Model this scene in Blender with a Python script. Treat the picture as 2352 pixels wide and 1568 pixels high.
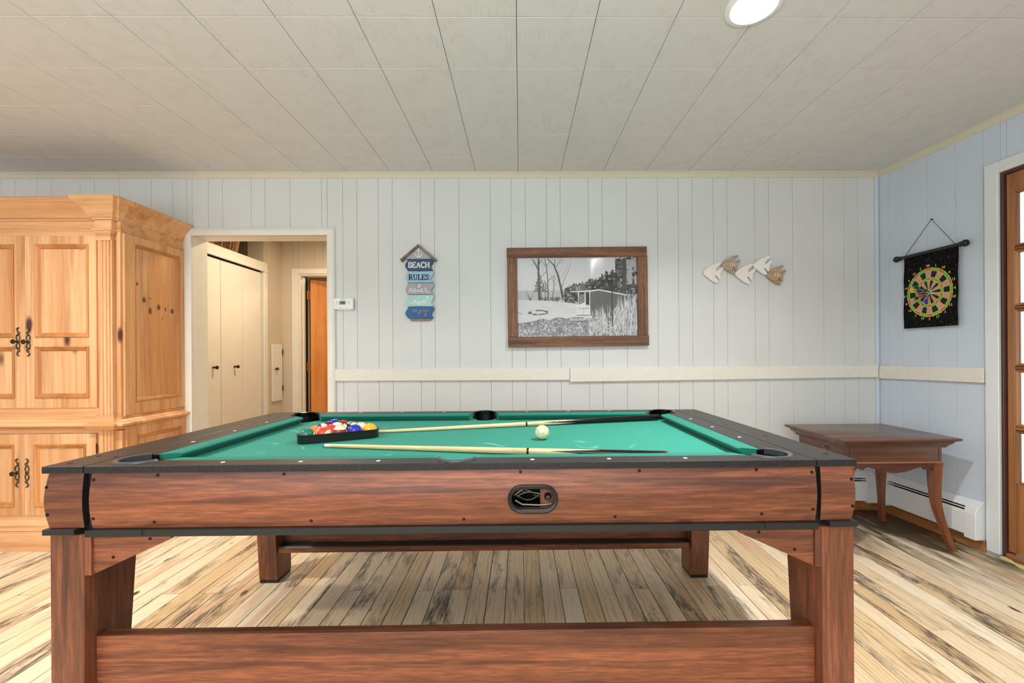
import bpy, bmesh, math, random
import numpy as np
from mathutils import Vector, Matrix, noise as mnoise
random.seed(7)
for o in list(bpy.data.objects): bpy.data.objects.remove(o)
SC = bpy.context.scene
COL = SC.collection
PI = math.pi
R = math.radians

# ------------------------------------------------------------ camera
cd = bpy.data.cameras.new('camera')
cam = bpy.data.objects.new('camera', cd); COL.objects.link(cam)
cd.sensor_fit = 'HORIZONTAL'; cd.sensor_width = 36
cd.lens = 36 * 984 / 2352
cd.shift_x = -30 / 2352; cd.shift_y = 31 / 2352
cd.clip_start = 0.05
cam.matrix_world = (Matrix.Translation((0, 0, 1.14)) @ Matrix.Rotation(-0.0115, 4, 'Z')
                    @ Matrix.Rotation(R(90), 4, 'X') @ Matrix.Rotation(-0.0062, 4, 'Z'))
SC.camera = cam

# ------------------------------------------------------------ world, lights, exposure
def srgb(r, g=None, b=None, a=1):
    if g is None: r, g, b = r
    f = lambda c: (c/255/12.92) if c/255 <= 0.04045 else ((c/255+0.055)/1.055)**2.4
    return (f(r), f(g), f(b), a)
wd = bpy.data.worlds.new('world'); SC.world = wd; wd.use_nodes = True
bg = wd.node_tree.nodes['Background']
bg.inputs[0].default_value = (1.0, 0.99, 0.96, 1); bg.inputs[1].default_value = 1.05
SC.view_settings.view_transform = 'Standard'; SC.view_settings.look = 'None'
SC.view_settings.gamma = 1; SC.view_settings.use_curve_mapping = False
SC.view_settings.exposure = 0.04

def area(name, loc, rot, sx, sy, power, col, shape='RECTANGLE', spread=None):
    l = bpy.data.lights.new(name, 'AREA'); l.shape = shape; l.size = sx; l.size_y = sy
    l.energy = power; l.color = col
    if spread: l.spread = R(spread)
    o = bpy.data.objects.new(name, l); COL.objects.link(o); o.location = loc; o.rotation_euler = rot
    return o
# soft fill added behind the camera, lifts the shade under the table
area('rear_fill', (-1.0, -2.3, 1.0), (R(90), 0, 0), 4.5, 1.7, 54, (0.96, 0.98, 1.0))
# unseen lamps aimed upward, added to brighten the ceiling and its bounce
area('ceiling_fill', (-0.5, -0.9, 1.5), (R(180), 0, 0), 1.6, 1.2, 94, (0.97, 0.985, 1.0))
area('ceiling_fill', (-3.6, 0.6, 1.6), (R(180), 0, 0), 0.8, 0.8, 14, (1.0, 0.99, 0.96))
# ceiling downlights of the room (the first is in the picture)
DL = [(0.87, 1.57), (-2.3, 1.50), (0.87, -0.4), (-2.3, -0.4)]
for i, (x, y) in enumerate(DL):
    area('downlight_lamp', (x, y, 2.398), (0, 0, 0), 0.12, 0.12, 26, (1.0, 0.97, 0.93), 'DISK', 142)
# warm lamps of the hallway and of the room behind it
area('hall_lamp', (-1.95, 4.0, 2.43), (0, 0, 0), 0.25, 0.25, 21, (1.0, 0.77, 0.54), 'DISK')
area('far_room_lamp', (-1.9, 5.9, 2.40), (0, 0, 0), 0.4, 0.4, 26, (1.0, 0.74, 0.45), 'DISK')

# ------------------------------------------------------------ mesh helpers
class B:
    """collects shapes; world coordinates after matrix M"""
    def __init__(s, M=None): s.bm = bmesh.new(); s.M = M; s.mi = 0
    def _v(s, p):
        p = Vector(p)
        return s.bm.verts.new(s.M @ p if s.M else p)
    def face(s, vs):
        try:
            f = s.bm.faces.new(vs); f.material_index = s.mi; return f
        except ValueError: return None
    def box(s, x0, x1, y0, y1, z0, z1, bev=0, seg=1):
        P = [(x0,y0,z0),(x1,y0,z0),(x1,y1,z0),(x0,y1,z0),(x0,y0,z1),(x1,y0,z1),(x1,y1,z1),(x0,y1,z1)]
        v = [s._v(p) for p in P]
        fs = [s.face([v[i] for i in q]) for q in ((0,3,2,1),(4,5,6,7),(0,1,5,4),(1,2,6,5),(2,3,7,6),(3,0,4,7))]
        if bev:
            es = set(e for f in fs for e in f.edges)
            bmesh.ops.bevel(s.bm, geom=list(es), offset=bev, segments=seg, affect='EDGES', profile=0.5, clamp_overlap=True)
        return s
    def hexa(s, bot, top, bev=0):
        v = [s._v(p) for p in list(bot)+list(top)]; n = len(bot)
        fs = [s.face(v[:n][::-1]), s.face(v[n:])]
        for i in range(n): fs.append(s.face([v[i], v[(i+1)%n], v[n+(i+1)%n], v[n+i]]))
        if bev:
            es = set(e for f in fs for e in f.edges)
            bmesh.ops.bevel(s.bm, geom=list(es), offset=bev, segments=1, affect='EDGES', clamp_overlap=True)
        return s
    def prism_xz(s, pts, y0, y1, bev=0):
        return s.hexa([(x, y0, z) for x, z in pts], [(x, y1, z) for x, z in pts], bev)
    def prism_xy(s, pts, z0, z1, bev=0):
        return s.hexa([(x, y, z0) for x, y in pts], [(x, y, z1) for x, y in pts], bev)
    def prism_yz(s, pts, x0, x1, bev=0):
        return s.hexa([(x0, y, z) for y, z in pts], [(x1, y, z) for y, z in pts], bev)
    def cyl(s, a, b, r0, r1=None, n=16, caps=True):
        if r1 is None: r1 = r0
        a = Vector(a); b = Vector(b); d = (b-a).normalized()
        u = d.orthogonal().normalized(); w = d.cross(u)
        A = []; Bv = []
        for i in range(n):
            t = 2*PI*i/n; q = u*math.cos(t)+w*math.sin(t)
            A.append(s._v(a+q*r0)); Bv.append(s._v(b+q*r1))
        for i in range(n): s.face([A[i], A[(i+1)%n], Bv[(i+1)%n], Bv[i]])
        if caps: s.face(A[::-1]); s.face(Bv)
        return s
    def lathe(s, prof, c=(0,0,0), axis='Z', n=24, a0=0, a1=2*PI):
        full = abs(a1-a0-2*PI) < 1e-6
        m = n if full else n+1
        rings = []
        for r, h in prof:
            ring = []
            for i in range(m):
                t = a0+(a1-a0)*i/n; x = r*math.cos(t); y = r*math.sin(t)
                p = {'Z': (x, y, h), 'Y': (x, h, y), 'X': (h, x, y)}[axis]
                ring.append(s._v((c[0]+p[0], c[1]+p[1], c[2]+p[2])))
            rings.append(ring)
        for k in range(len(rings)-1):
            for i in range(n if full else n):
                j = (i+1) % m
                s.face([rings[k][i], rings[k][j], rings[k+1][j], rings[k+1][i]])
        return s
    def tube(s, pts, r, n=8, caps=True, flat=None):
        pts = [Vector(p) for p in pts]; rings = []
        rr = r if isinstance(r, (list, tuple)) else [r]*len(pts)
        up = None
        for i, p in enumerate(pts):
            d = (pts[min(i+1, len(pts)-1)]-pts[max(i-1, 0)])
            if d.length < 1e-9: d = Vector((0,0,1))
            d.normalize()
            if up is None: up = d.orthogonal().normalized()
            u = (up-d*up.dot(d))
            if u.length < 1e-6: u = d.orthogonal()
            u.normalize(); w = d.cross(u); up = u
            rings.append([s._v(p+(u*math.cos(2*PI*k/n)+w*math.sin(2*PI*k/n))*rr[i]) for k in range(n)])
        for a, b in zip(rings, rings[1:]):
            for k in range(n): s.face([a[k], a[(k+1)%n], b[(k+1)%n], b[k]])
        if caps: s.face(rings[0][::-1]); s.face(rings[-1])
        return s
    def sphere(s, c, r, nu=20, nv=12, sc=(1,1,1)):
        vs = [[None]*nu for _ in range(nv+1)]
        top = s._v((c[0], c[1], c[2]+r*sc[2])); bot = s._v((c[0], c[1], c[2]-r*sc[2]))
        rings = []
        for j in range(1, nv):
            ph = PI*j/nv
            rings.append([s._v((c[0]+r*sc[0]*math.sin(ph)*math.cos(2*PI*i/nu), c[1]+r*sc[1]*math.sin(ph)*math.sin(2*PI*i/nu), c[2]+r*sc[2]*math.cos(ph))) for i in range(nu)])
        for i in range(nu):
            s.face([top, rings[0][i], rings[0][(i+1)%nu]])
            s.face([bot, rings[-1][(i+1)%nu], rings[-1][i]])
        for a, b in zip(rings, rings[1:]):
            for i in range(nu): s.face([a[i], b[i], b[(i+1)%nu], a[(i+1)%nu]])
        return s
    def loft(s, rings, closed=True, caps=True):
        """rings: list of equal-length point lists"""
        V = [[s._v(p) for p in r] for r in rings]; n = len(V[0])
        for a, b in zip(V, V[1:]):
            for i in range(n if closed else n-1): s.face([a[i], a[(i+1)%n], b[(i+1)%n], b[i]])
        if caps and closed: s.face(V[0][::-1]); s.face(V[-1])
        return s
    def rect_mould(s, x0, x1, z0, z1, y, prof):
        """mitred moulding round a rectangle in XZ; prof = [(inset, dy)] closed loop"""
        corner = [(x0, z0, 1, 1), (x1, z0, -1, 1), (x1, z1, -1, -1), (x0, z1, 1, -1)]
        V = [[s._v((cx+sx*i, y+d, cz+sz*i)) for i, d in prof] for cx, cz, sx, sz in corner]
        n = len(prof)
        for k in range(4):
            a, b = V[k], V[(k+1)%4]
            for i in range(n): s.face([a[i], a[(i+1)%n], b[(i+1)%n], b[i]])
        return s
    def u_mould(s, x0, x1, yf, yb, prof):
        """moulding round left, front and right side; prof = [(out, z)] closed loop"""
        V = []
        for o, z in prof:
            V.append([s._v(p) for p in ((x0-o, yb, z), (x0-o, yf-o, z), (x1+o, yf-o, z), (x1+o, yb, z))])
        n = len(prof)
        for i in range(n):
            a, b = V[i], V[(i+1)%n]
            for k in range(3): s.face([a[k], a[k+1], b[k+1], b[k]])
        s.face([v[0] for v in V]); s.face([v[3] for v in V][::-1])
        return s
    def ribbon(s, pts, w, y, th=0.0015, round_=False):
        """flat stroke in XZ plane with thickness th towards -y"""
        P = [Vector((p[0], p[1])) for p in pts]; n = len(P)
        L = []; Rr = []
        for i in range(n):
            d = P[min(i+1, n-1)]-P[max(i-1, 0)]
            if d.length < 1e-9: d = Vector((1, 0))
            d.normalize(); q = Vector((-d.y, d.x))*(w[i] if isinstance(w, list) else w)*0.5
            L.append(P[i]+q); Rr.append(P[i]-q)
        for i in range(n-1):
            quad = [L[i], Rr[i], Rr[i+1], L[i+1]]
            s.hexa([(p.x, y, p.y) for p in quad], [(p.x, y-th, p.y) for p in quad])
        return s
    def end(s, name, mat, parent=None, smooth=None, merge=False):
        if merge: bmesh.ops.remove_doubles(s.bm, verts=s.bm.verts, dist=1e-5)
        bmesh.ops.recalc_face_normals(s.bm, faces=s.bm.faces)
        if parent is not None:
            off = -parent_loc(parent)
            for v in s.bm.verts: v.co += off
        me = bpy.data.meshes.new(name); s.bm.to_mesh(me); s.bm.free()
        for m in (mat if isinstance(mat, (list, tuple)) else [mat]): me.materials.append(m)
        if smooth:
            for p in me.polygons: p.use_smooth = True
            me.set_sharp_from_angle(angle=R(smooth))
        o = bpy.data.objects.new(name, me); COL.objects.link(o)
        if parent is not None: o.parent = parent
        return o

def parent_loc(p):
    l = Vector((0, 0, 0))
    while p is not None: l += p.location; p = p.parent
    return l
def thing(name, label, cat, loc=(0,0,0), group=None):
    o = bpy.data.objects.new(name, None); COL.objects.link(o); o.location = loc
    o.empty_display_size = 0.05
    o['label'] = label; o['category'] = cat
    if group: o['group'] = group
    return o
def tag(o, label, cat, group=None):
    o['label'] = label; o['category'] = cat
    if group: o['group'] = group
    return o
def struct(o): o['kind'] = 'structure'; return o
def struct_root(name, loc=(0,0,0)):
    o = bpy.data.objects.new(name, None); COL.objects.link(o); o.location = loc; o.empty_display_size = 0.05
    o['kind'] = 'structure'; return o
def lab(o, l): o['label'] = l; return o

def bool_cut(o, cutters):
    """difference with cutter meshes, baked into new mesh data"""
    for c in cutters:
        m = o.modifiers.new('b', 'BOOLEAN'); m.operation = 'DIFFERENCE'; m.object = c; m.solver = 'EXACT'
    dg = bpy.context.evaluated_depsgraph_get(); dg.update()
    me = bpy.data.meshes.new_from_object(o.evaluated_get(dg))
    old = o.data; o.modifiers.clear(); o.data = me; bpy.data.meshes.remove(old)
    return o
def kill(objs):
    for c in objs: bpy.data.objects.remove(c)

def text_pts(body, size, align='CENTER'):
    """triangulated glyph mesh of the built-in font as (verts, faces) in XY, centred"""
    cu = bpy.data.curves.new('t', 'FONT'); cu.body = body; cu.size = size
    cu.align_x = align; cu.align_y = 'CENTER'; cu.resolution_u = 3
    o = bpy.data.objects.new('t', cu); COL.objects.link(o)
    dg = bpy.context.evaluated_depsgraph_get(); dg.update()
    me = bpy.data.meshes.new_from_object(o.evaluated_get(dg))
    V = [v.co.copy() for v in me.vertices]; F = [tuple(p.vertices) for p in me.polygons]
    bpy.data.objects.remove(o); bpy.data.meshes.remove(me)
    return V, F
def add_text(b, body, size, x, z, y, th=0, rot=0, bold=0):
    V, F = text_pts(body, size)
    c, s_ = math.cos(rot), math.sin(rot)
    for dx in ([0] if not bold else [-bold, 0, bold]):
        vs = [b._v((x+(v.x+dx)*c-v.y*s_, y, z+(v.x+dx)*s_+v.y*c)) for v in V]
        for f in F: b.face([vs[i] for i in f])

# ------------------------------------------------------------ materials
def mat_new(name):
    m = bpy.data.materials.new(name); m.use_nodes = True
    nt = m.node_tree; bs = nt.nodes['Principled BSDF']
    return m, nt, bs
def N(nt, t, **kw):
    n = nt.nodes.new(t)
    for k, v in kw.items():
        if k in n.inputs.keys(): n.inputs[k].default_value = v
        else: setattr(n, k, v)
    return n
def math_n(nt, op, a, b=None, clamp=False):
    n = nt.nodes.new('ShaderNodeMath'); n.operation = op; n.use_clamp = clamp
    for i, x in enumerate((a, b)):
        if x is None: continue
        if isinstance(x, (int, float)): n.inputs[i].default_value = x
        else: nt.links.new(x, n.inputs[i])
    return n.outputs[0]
def ramp(nt, fac, stops):
    r = nt.nodes.new('ShaderNodeValToRGB'); e = r.color_ramp.elements
    while len(e) < len(stops): e.new(0.5)
    for el, (p, c) in zip(e, stops): el.position = p; el.color = c
    nt.links.new(fac, r.inputs[0]); return r.outputs[0]
def mix(nt, fac, a, b, blend='MIX'):
    m = nt.nodes.new('ShaderNodeMix'); m.data_type = 'RGBA'; m.blend_type = blend
    for sock, x in ((m.inputs[0], fac), (m.inputs[6], a), (m.inputs[7], b)):
        if isinstance(x, (int, float)): sock.default_value = x
        elif isinstance(x, tuple): sock.default_value = x
        else: nt.links.new(x, sock)
    return m.outputs[2]
def objco(nt, rnd=True, scale=(1,1,1)):
    tc = nt.nodes.new('ShaderNodeTexCoord'); v = tc.outputs['Object']
    if rnd:
        oi = nt.nodes.new('ShaderNodeObjectInfo')
        sc = nt.nodes.new('ShaderNodeVectorMath'); sc.operation = 'SCALE'
        sc.inputs[0].default_value = (37.3, 51.7, 23.9); nt.links.new(oi.outputs['Random'], sc.inputs['Scale'])
        ad = nt.nodes.new('ShaderNodeVectorMath'); ad.operation = 'ADD'
        nt.links.new(v, ad.inputs[0]); nt.links.new(sc.outputs[0], ad.inputs[1]); v = ad.outputs[0]
    if scale != (1,1,1):
        v = vscale(nt, v, scale)
    return v
def vscale(nt, v, scale):
    m = nt.nodes.new('ShaderNodeVectorMath'); m.operation = 'MULTIPLY'
    nt.links.new(v, m.inputs[0]); m.inputs[1].default_value = scale
    return m.outputs[0]
def noise(nt, v, scale, detail=3, rough=0.5, dist=0):
    n = nt.nodes.new('ShaderNodeTexNoise'); nt.links.new(v, n.inputs['Vector'])
    n.inputs['Scale'].default_value = scale; n.inputs['Detail'].default_value = detail
    n.inputs['Roughness'].default_value = rough; n.inputs['Distortion'].default_value = dist
    return n.outputs[0]
def bump(nt, bs, h, strength, dist=0.002):
    b = nt.nodes.new('ShaderNodeBump'); b.inputs['Strength'].default_value = strength
    b.inputs['Distance'].default_value = dist
    nt.links.new(h, b.inputs['Height']); nt.links.new(b.outputs[0], bs.inputs['Normal'])

def plain(name, c, rough=0.5, metal=0, var=0.0, vs=20, bmp=0, spec=None, emit=None, es=1):
    m, nt, bs = mat_new(name)
    bs.inputs['Roughness'].default_value = rough; bs.inputs['Metallic'].default_value = metal
    if spec is not None: bs.inputs['Specular IOR Level'].default_value = spec
    col = srgb(c)
    bs.inputs['Base Color'].default_value = col
    if var or bmp:
        v = objco(nt); n = noise(nt, v, vs, 4, 0.6)
        if var:
            d = tuple(x*(1-var) for x in col[:3])+(1,)
            nt.links.new(ramp(nt, n, [(0.35, d), (0.65, col)]), bs.inputs['Base Color'])
        if bmp: bump(nt, bs, noise(nt, v, vs*6, 3), bmp)
    if emit:
        bs.inputs['Emission Color'].default_value = srgb(emit); bs.inputs['Emission Strength'].default_value = es
    return m

def wood(name, light, mid, dark, axis='X', scale=1.0, knots=0.0, rough=0.4, streak=0.5, fine=0.5, ring=0.0, knotcol=None, bmp=0.15, ringcol=None, rs=14):
    """grain along axis; colours are the wood's own"""
    m, nt, bs = mat_new(name)
    v = objco(nt)
    st = {'X': (0.07, 1, 1), 'Y': (1, 0.07, 1), 'Z': (1, 1, 0.07)}[axis]
    v1 = vscale(nt, v, st); vl = vscale(nt, v, tuple(c*0.5 if c < 1 else 1 for c in st))
    broad = noise(nt, v1, 9*scale, 3, 0.55, 0.4)
    col = ramp(nt, broad, [(0.36, srgb(mid)), (0.62, srgb(light))])
    # streaks: dark figure that follows the grain
    s2 = noise(nt, vl, 22*scale, 7, 0.62, 0.7)
    sm = ramp(nt, s2, [(0.50, (0,0,0,1)), (0.68, (1,1,1,1))])
    col = mix(nt, math_n(nt, 'MULTIPLY', sm, streak), col, srgb(dark))
    f2 = noise(nt, v1, 130*scale, 4, 0.7)
    fm = ramp(nt, f2, [(0.42, (1,1,1,1)), (0.6, (0,0,0,1))])
    col = mix(nt, math_n(nt, 'MULTIPLY', fm, fine*0.5), col, srgb(dark))
    if ring:
        w = nt.nodes.new('ShaderNodeTexWave'); w.wave_type = 'BANDS'
        w.bands_direction = {'X': 'Z', 'Y': 'X', 'Z': 'X'}[axis]
        st3 = {'X': (0.25, 1, 1), 'Y': (1, 0.25, 1), 'Z': (1, 1, 0.25)}[axis]
        nt.links.new(vscale(nt, v, st3), w.inputs['Vector'])
        w.inputs['Scale'].default_value = rs*scale; w.inputs['Distortion'].default_value = 11
        w.inputs['Detail'].default_value = 2.5; w.inputs['Detail Scale'].default_value = 0.9
        rm = ramp(nt, w.outputs['Fac'], [(0.0, (1,1,1,1)), (0.22, (0,0,0,1))])
        col = mix(nt, math_n(nt, 'MULTIPLY', rm, ring), col, srgb(ringcol or mid))
    if knots:
        vo = nt.nodes.new('ShaderNodeTexVoronoi'); vo.inputs['Scale'].default_value = 5.5*scale
        st2 = {'X': (0.45, 1, 1), 'Y': (1, 0.45, 1), 'Z': (1, 1, 0.45)}[axis]
        nt.links.new(vscale(nt, v, st2), vo.inputs['Vector'])
        kd = ramp(nt, vo.outputs['Distance'], [(0.06, (1,1,1,1)), (0.125, (0,0,0,1))])
        sep = nt.nodes.new('ShaderNodeSeparateColor'); nt.links.new(vo.outputs['Color'], sep.inputs[0])
        on = math_n(nt, 'LESS_THAN', sep.outputs[0], knots)
        col = mix(nt, math_n(nt, 'MULTIPLY', kd, on), col, srgb(knotcol or dark))
    nt.links.new(col, bs.inputs['Base Color'])
    bs.inputs['Roughness'].default_value = rough
    if bmp: bump(nt, bs, f2, bmp, 0.0006)
    return m
M = {}
# the pine floor: pale boards with pink and blue-grey stain, knots and cathedral grain
def floor_material():
    m, nt, bs = mat_new('pine_floor')
    v = objco(nt)
    tc = nt.nodes.new('ShaderNodeTexCoord')
    oi = nt.nodes.new('ShaderNodeObjectInfo'); rnd = oi.outputs['Random']
    r2 = math_n(nt, 'FRACT', math_n(nt, 'MULTIPLY', rnd, 17.31))
    r3 = math_n(nt, 'FRACT', math_n(nt, 'MULTIPLY', rnd, 91.7))
    v1 = vscale(nt, v, (1, 0.09, 1)); v2 = vscale(nt, v, (1, 0.22, 1))
    base = mix(nt, r2, srgb(253, 236, 206), srgb(228, 198, 152))
    pk = ramp(nt, noise(nt, v1, 11, 3, 0.5, 0.6), [(0.5, (0,0,0,1)), (0.68, (1,1,1,1))])
    base = mix(nt, math_n(nt, 'MULTIPLY', pk, math_n(nt, 'MULTIPLY', r3, 0.75)), base, srgb(214, 160, 120))
    # cathedral figure
    w = nt.nodes.new('ShaderNodeTexWave'); w.wave_type = 'BANDS'; w.bands_direction = 'X'
    nt.links.new(vscale(nt, v, (1, 0.16, 1)), w.inputs['Vector'])
    w.inputs['Scale'].default_value = 13; w.inputs['Distortion'].default_value = 14
    w.inputs['Detail'].default_value = 3; w.inputs['Detail Scale'].default_value = 0.8
    rm = ramp(nt, w.outputs['Fac'], [(0.0, (1,1,1,1)), (0.2, (0,0,0,1))])
    base = mix(nt, math_n(nt, 'MULTIPLY', rm, math_n(nt, 'ADD', 0.08, math_n(nt, 'MULTIPLY', r2, 0.42))), base, srgb(178, 126, 86))
    fine = ramp(nt, noise(nt, v1, 150, 3, 0.7), [(0.36, (1,1,1,1)), (0.5, (0,0,0,1))])
    # blue-grey stain patches, broken up by fine speckle
    sp = noise(nt, v2, 8.5, 5, 0.62, 0.6)
    thr = math_n(nt, 'ADD', sp, math_n(nt, 'MULTIPLY', math_n(nt, 'SUBTRACT', r3, 0.5), 0.16))
    st = ramp(nt, thr, [(0.515, (0,0,0,1)), (0.64, (1,1,1,1))])
    brk = ramp(nt, noise(nt, vscale(nt, v, (1, 0.13, 1)), 75, 6, 0.8, 0.5), [(0.42, (0,0,0,1)), (0.54, (1,1,1,1))])
    stain = math_n(nt, 'MULTIPLY', st, math_n(nt, 'ADD', 0.18, math_n(nt, 'MULTIPLY', brk, 0.82)))
    base = mix(nt, math_n(nt, 'MULTIPLY', stain, 0.92), base, srgb(74, 66, 58))
    base = mix(nt, math_n(nt, 'MULTIPLY', fine, 0.16), base, srgb(150, 110, 76))
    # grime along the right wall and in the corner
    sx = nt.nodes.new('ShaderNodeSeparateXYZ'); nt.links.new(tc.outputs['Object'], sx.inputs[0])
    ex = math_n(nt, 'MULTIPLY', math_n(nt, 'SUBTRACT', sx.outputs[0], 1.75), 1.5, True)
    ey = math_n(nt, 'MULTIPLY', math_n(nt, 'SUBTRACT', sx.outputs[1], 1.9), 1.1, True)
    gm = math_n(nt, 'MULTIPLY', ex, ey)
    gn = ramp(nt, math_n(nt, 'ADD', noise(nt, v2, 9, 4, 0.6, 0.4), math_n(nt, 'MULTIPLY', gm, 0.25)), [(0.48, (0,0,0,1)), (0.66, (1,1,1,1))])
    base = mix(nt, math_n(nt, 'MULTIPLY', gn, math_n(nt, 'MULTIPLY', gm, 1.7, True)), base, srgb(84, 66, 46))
    # knots
    vo = nt.nodes.new('ShaderNodeTexVoronoi'); vo.inputs['Scale'].default_value = 6
    nt.links.new(vscale(nt, v, (1, 0.5, 1)), vo.inputs['Vector'])
    kd = ramp(nt, vo.outputs['Distance'], [(0.06, (1,1,1,1)), (0.10, (0,0,0,1))])
    sep = nt.nodes.new('ShaderNodeSeparateColor'); nt.links.new(vo.outputs['Color'], sep.inputs[0])
    on = math_n(nt, 'LESS_THAN', sep.outputs[0], 0.85)
    base = mix(nt, math_n(nt, 'MULTIPLY', kd, on), base, srgb(88, 66, 56))
    nt.links.new(base, bs.inputs['Base Color']); bs.inputs['Roughness'].default_value = 0.42
    bump(nt, bs, fine, 0.1, 0.0005)
    return m
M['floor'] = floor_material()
M['plank_edge'] = plain('plank_edge', (38, 27, 19), 0.9)
M['floor_gap'] = plain('floor_gap', (14, 10, 8), 1.0)

def wall_material(name, c, v=0.03):
    m, nt, bs = mat_new(name)
    vv = objco(nt, False)
    n = noise(nt, vv, 3, 3); c0 = srgb(c); c1 = tuple(x*(1-v) for x in c0[:3])+(1,)
    nt.links.new(ramp(nt, n, [(0.4, c0), (0.6, c1)]), bs.inputs['Base Color'])
    bs.inputs['Roughness'].default_value = 0.45
    bump(nt, bs, noise(nt, vscale(nt, vv, (1, 1, 0.5)), 160, 4, 0.6), 0.18, 0.0012)
    return m
M['wall'] = wall_material('wall_paint', (211, 215, 214))
M['wallseam'] = plain('wall_seam', (176, 176, 168), 0.8)
M['wall_r'] = wall_material('wall_paint_daylit', (202, 214, 228))  # back wall's paint with the blue of daylight mixed into the colour
M['hallwall'] = wall_material('hall_paint', (208, 196, 176))
def ceiling_material():
    m, nt, bs = mat_new('ceiling_tile_paint')
    v = objco(nt, False); vr = objco(nt, True)
    fine = noise(nt, vscale(nt, v, (1, 0.09, 1)), 170, 2, 0.5, 0.3)
    blk = nt.nodes.new('ShaderNodeTexVoronoi'); blk.distance = 'CHEBYCHEV'; blk.inputs['Scale'].default_value = 22
    nt.links.new(vscale(nt, v, (1, 0.8, 1)), blk.inputs['Vector'])
    sep = nt.nodes.new('ShaderNodeSeparateColor'); nt.links.new(blk.outputs['Color'], sep.inputs[0])
    on = math_n(nt, 'LESS_THAN', sep.outputs[0], 0.36)
    comb = math_n(nt, 'MULTIPLY', on, ramp(nt, fine, [(0.42, (1,1,1,1)), (0.58, (0,0,0,1))]))
    c = mix(nt, math_n(nt, 'MULTIPLY', comb, 0.15), srgb(216, 216, 214), srgb(172, 168, 160))
    nt.links.new(c, bs.inputs['Base Color']); bs.inputs['Roughness'].default_value = 0.7
    bump(nt, bs, comb, -0.35, 0.0015)
    return m
M['ceil'] = ceiling_material()
M['seam'] = plain('seam', (168, 162, 148), 0.9)
M['trim'] = plain('cream_trim', (230, 229, 218), 0.35, var=0.04, vs=8)
M['crown'] = plain('crown_trim', (210, 206, 184), 0.4, var=0.05, vs=9)
M['trim_white'] = plain('door_trim_white', (222, 229, 232), 0.35, var=0.03, vs=8)
M['rail_trim'] = plain('chair_rail_paint', (226, 224, 213), 0.45, var=0.05, vs=30, bmp=0.1)
M['heater'] = plain('heater_enamel', (228, 232, 234), 0.25)
M['dark'] = plain('dark_void', (12, 11, 10), 0.9)
M['brass'] = plain('brass', (190, 130, 70), 0.3, 1)
M['bronze'] = plain('antique_bronze', (92, 92, 78), 0.35, 0.9, var=0.5, vs=90)
M['knobm'] = plain('knob_metal', (70, 56, 44), 0.3, 0.8)
# table
M['walnutX'] = wood('walnut_laminate_x', (174, 103, 69), (126, 74, 49), (44, 27, 22), 'X', 1.1, 0.3, 0.36, 0.8, 0.85, ring=0.42, ringcol=(78, 45, 32), rs=4.5)
M['walnutZ'] = wood('walnut_laminate_z', (160, 96, 66), (120, 70, 47), (54, 34, 27), 'Z', 1.1, 0, 0.36, 0.75, 0.85, ring=0.35, ringcol=(76, 46, 33), rs=5)
M['walnutY'] = wood('walnut_laminate_y', (186, 118, 78), (138, 82, 54), (56, 36, 28), 'Y', 1.1, 0, 0.36, 0.9, 0.75, ring=0.3)
def rail_material():
    m, nt, bs = mat_new('black_textured_laminate')
    v = objco(nt, False)
    n = noise(nt, v, 420, 2, 0.6)
    nt.links.new(ramp(nt, n, [(0.42, srgb(26, 25, 25)), (0.7, srgb(66, 63, 62))]), bs.inputs['Base Color'])
    bs.inputs['Roughness'].default_value = 0.38; bs.inputs['Specular IOR Level'].default_value = 0.3
    bump(nt, bs, n, 0.35, 0.0006)
    return m
M['rail'] = rail_material()
M['blackband'] = plain('black_band', (34, 36, 34), 0.35, bmp=0.1)
M['liner'] = plain('pocket_black', (6, 6, 7), 0.35, spec=0.25)
M['blackgloss'] = plain('black_gloss', (10, 10, 11), 0.12)
M['blackplastic'] = plain('black_plastic', (22, 22, 23), 0.28)
M['rim'] = plain('pocket_rim', (74, 76, 80), 0.3)
M['screw'] = plain('screw_black', (24, 22, 22), 0.3, 0.5)
M['sight'] = plain('pearl_sight', (246, 244, 238), 0.2)
def felt(name, c, scr=0.0):
    m, nt, bs = mat_new(name)
    v = objco(nt, False); a = srgb(c); b_ = tuple(x*0.88 for x in a[:3])+(1,)
    col = ramp(nt, noise(nt, v, 300, 3, 0.7), [(0.35, b_), (0.65, a)])
    if scr:
        w = nt.nodes.new('ShaderNodeTexWave'); w.wave_type = 'RINGS'
        nt.links.new(v, w.inputs['Vector']); w.inputs['Scale'].default_value = 1.3
        w.inputs['Distortion'].default_value = 22; w.inputs['Detail'].default_value = 3
        rm = ramp(nt, w.outputs['Fac'], [(0.0, (1,1,1,1)), (0.012, (0,0,0,1))])
        br = ramp(nt, noise(nt, v, 9, 3), [(0.52, (0,0,0,1)), (0.62, (1,1,1,1))])
        col = mix(nt, math_n(nt, 'MULTIPLY', math_n(nt, 'MULTIPLY', rm, br), scr), col, srgb(150, 215, 200))
    nt.links.new(col, bs.inputs['Base Color']); bs.inputs['Roughness'].default_value = 0.85
    bs.inputs['Sheen Weight'].default_value = 0.04
    bump(nt, bs, noise(nt, v, 500, 2), 0.12, 0.0004)
    return m
M['felt'] = felt('green_felt', (34, 146, 126), 0.5)
M['cushion'] = felt('green_cushion_cloth', (16, 128, 110))
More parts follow.
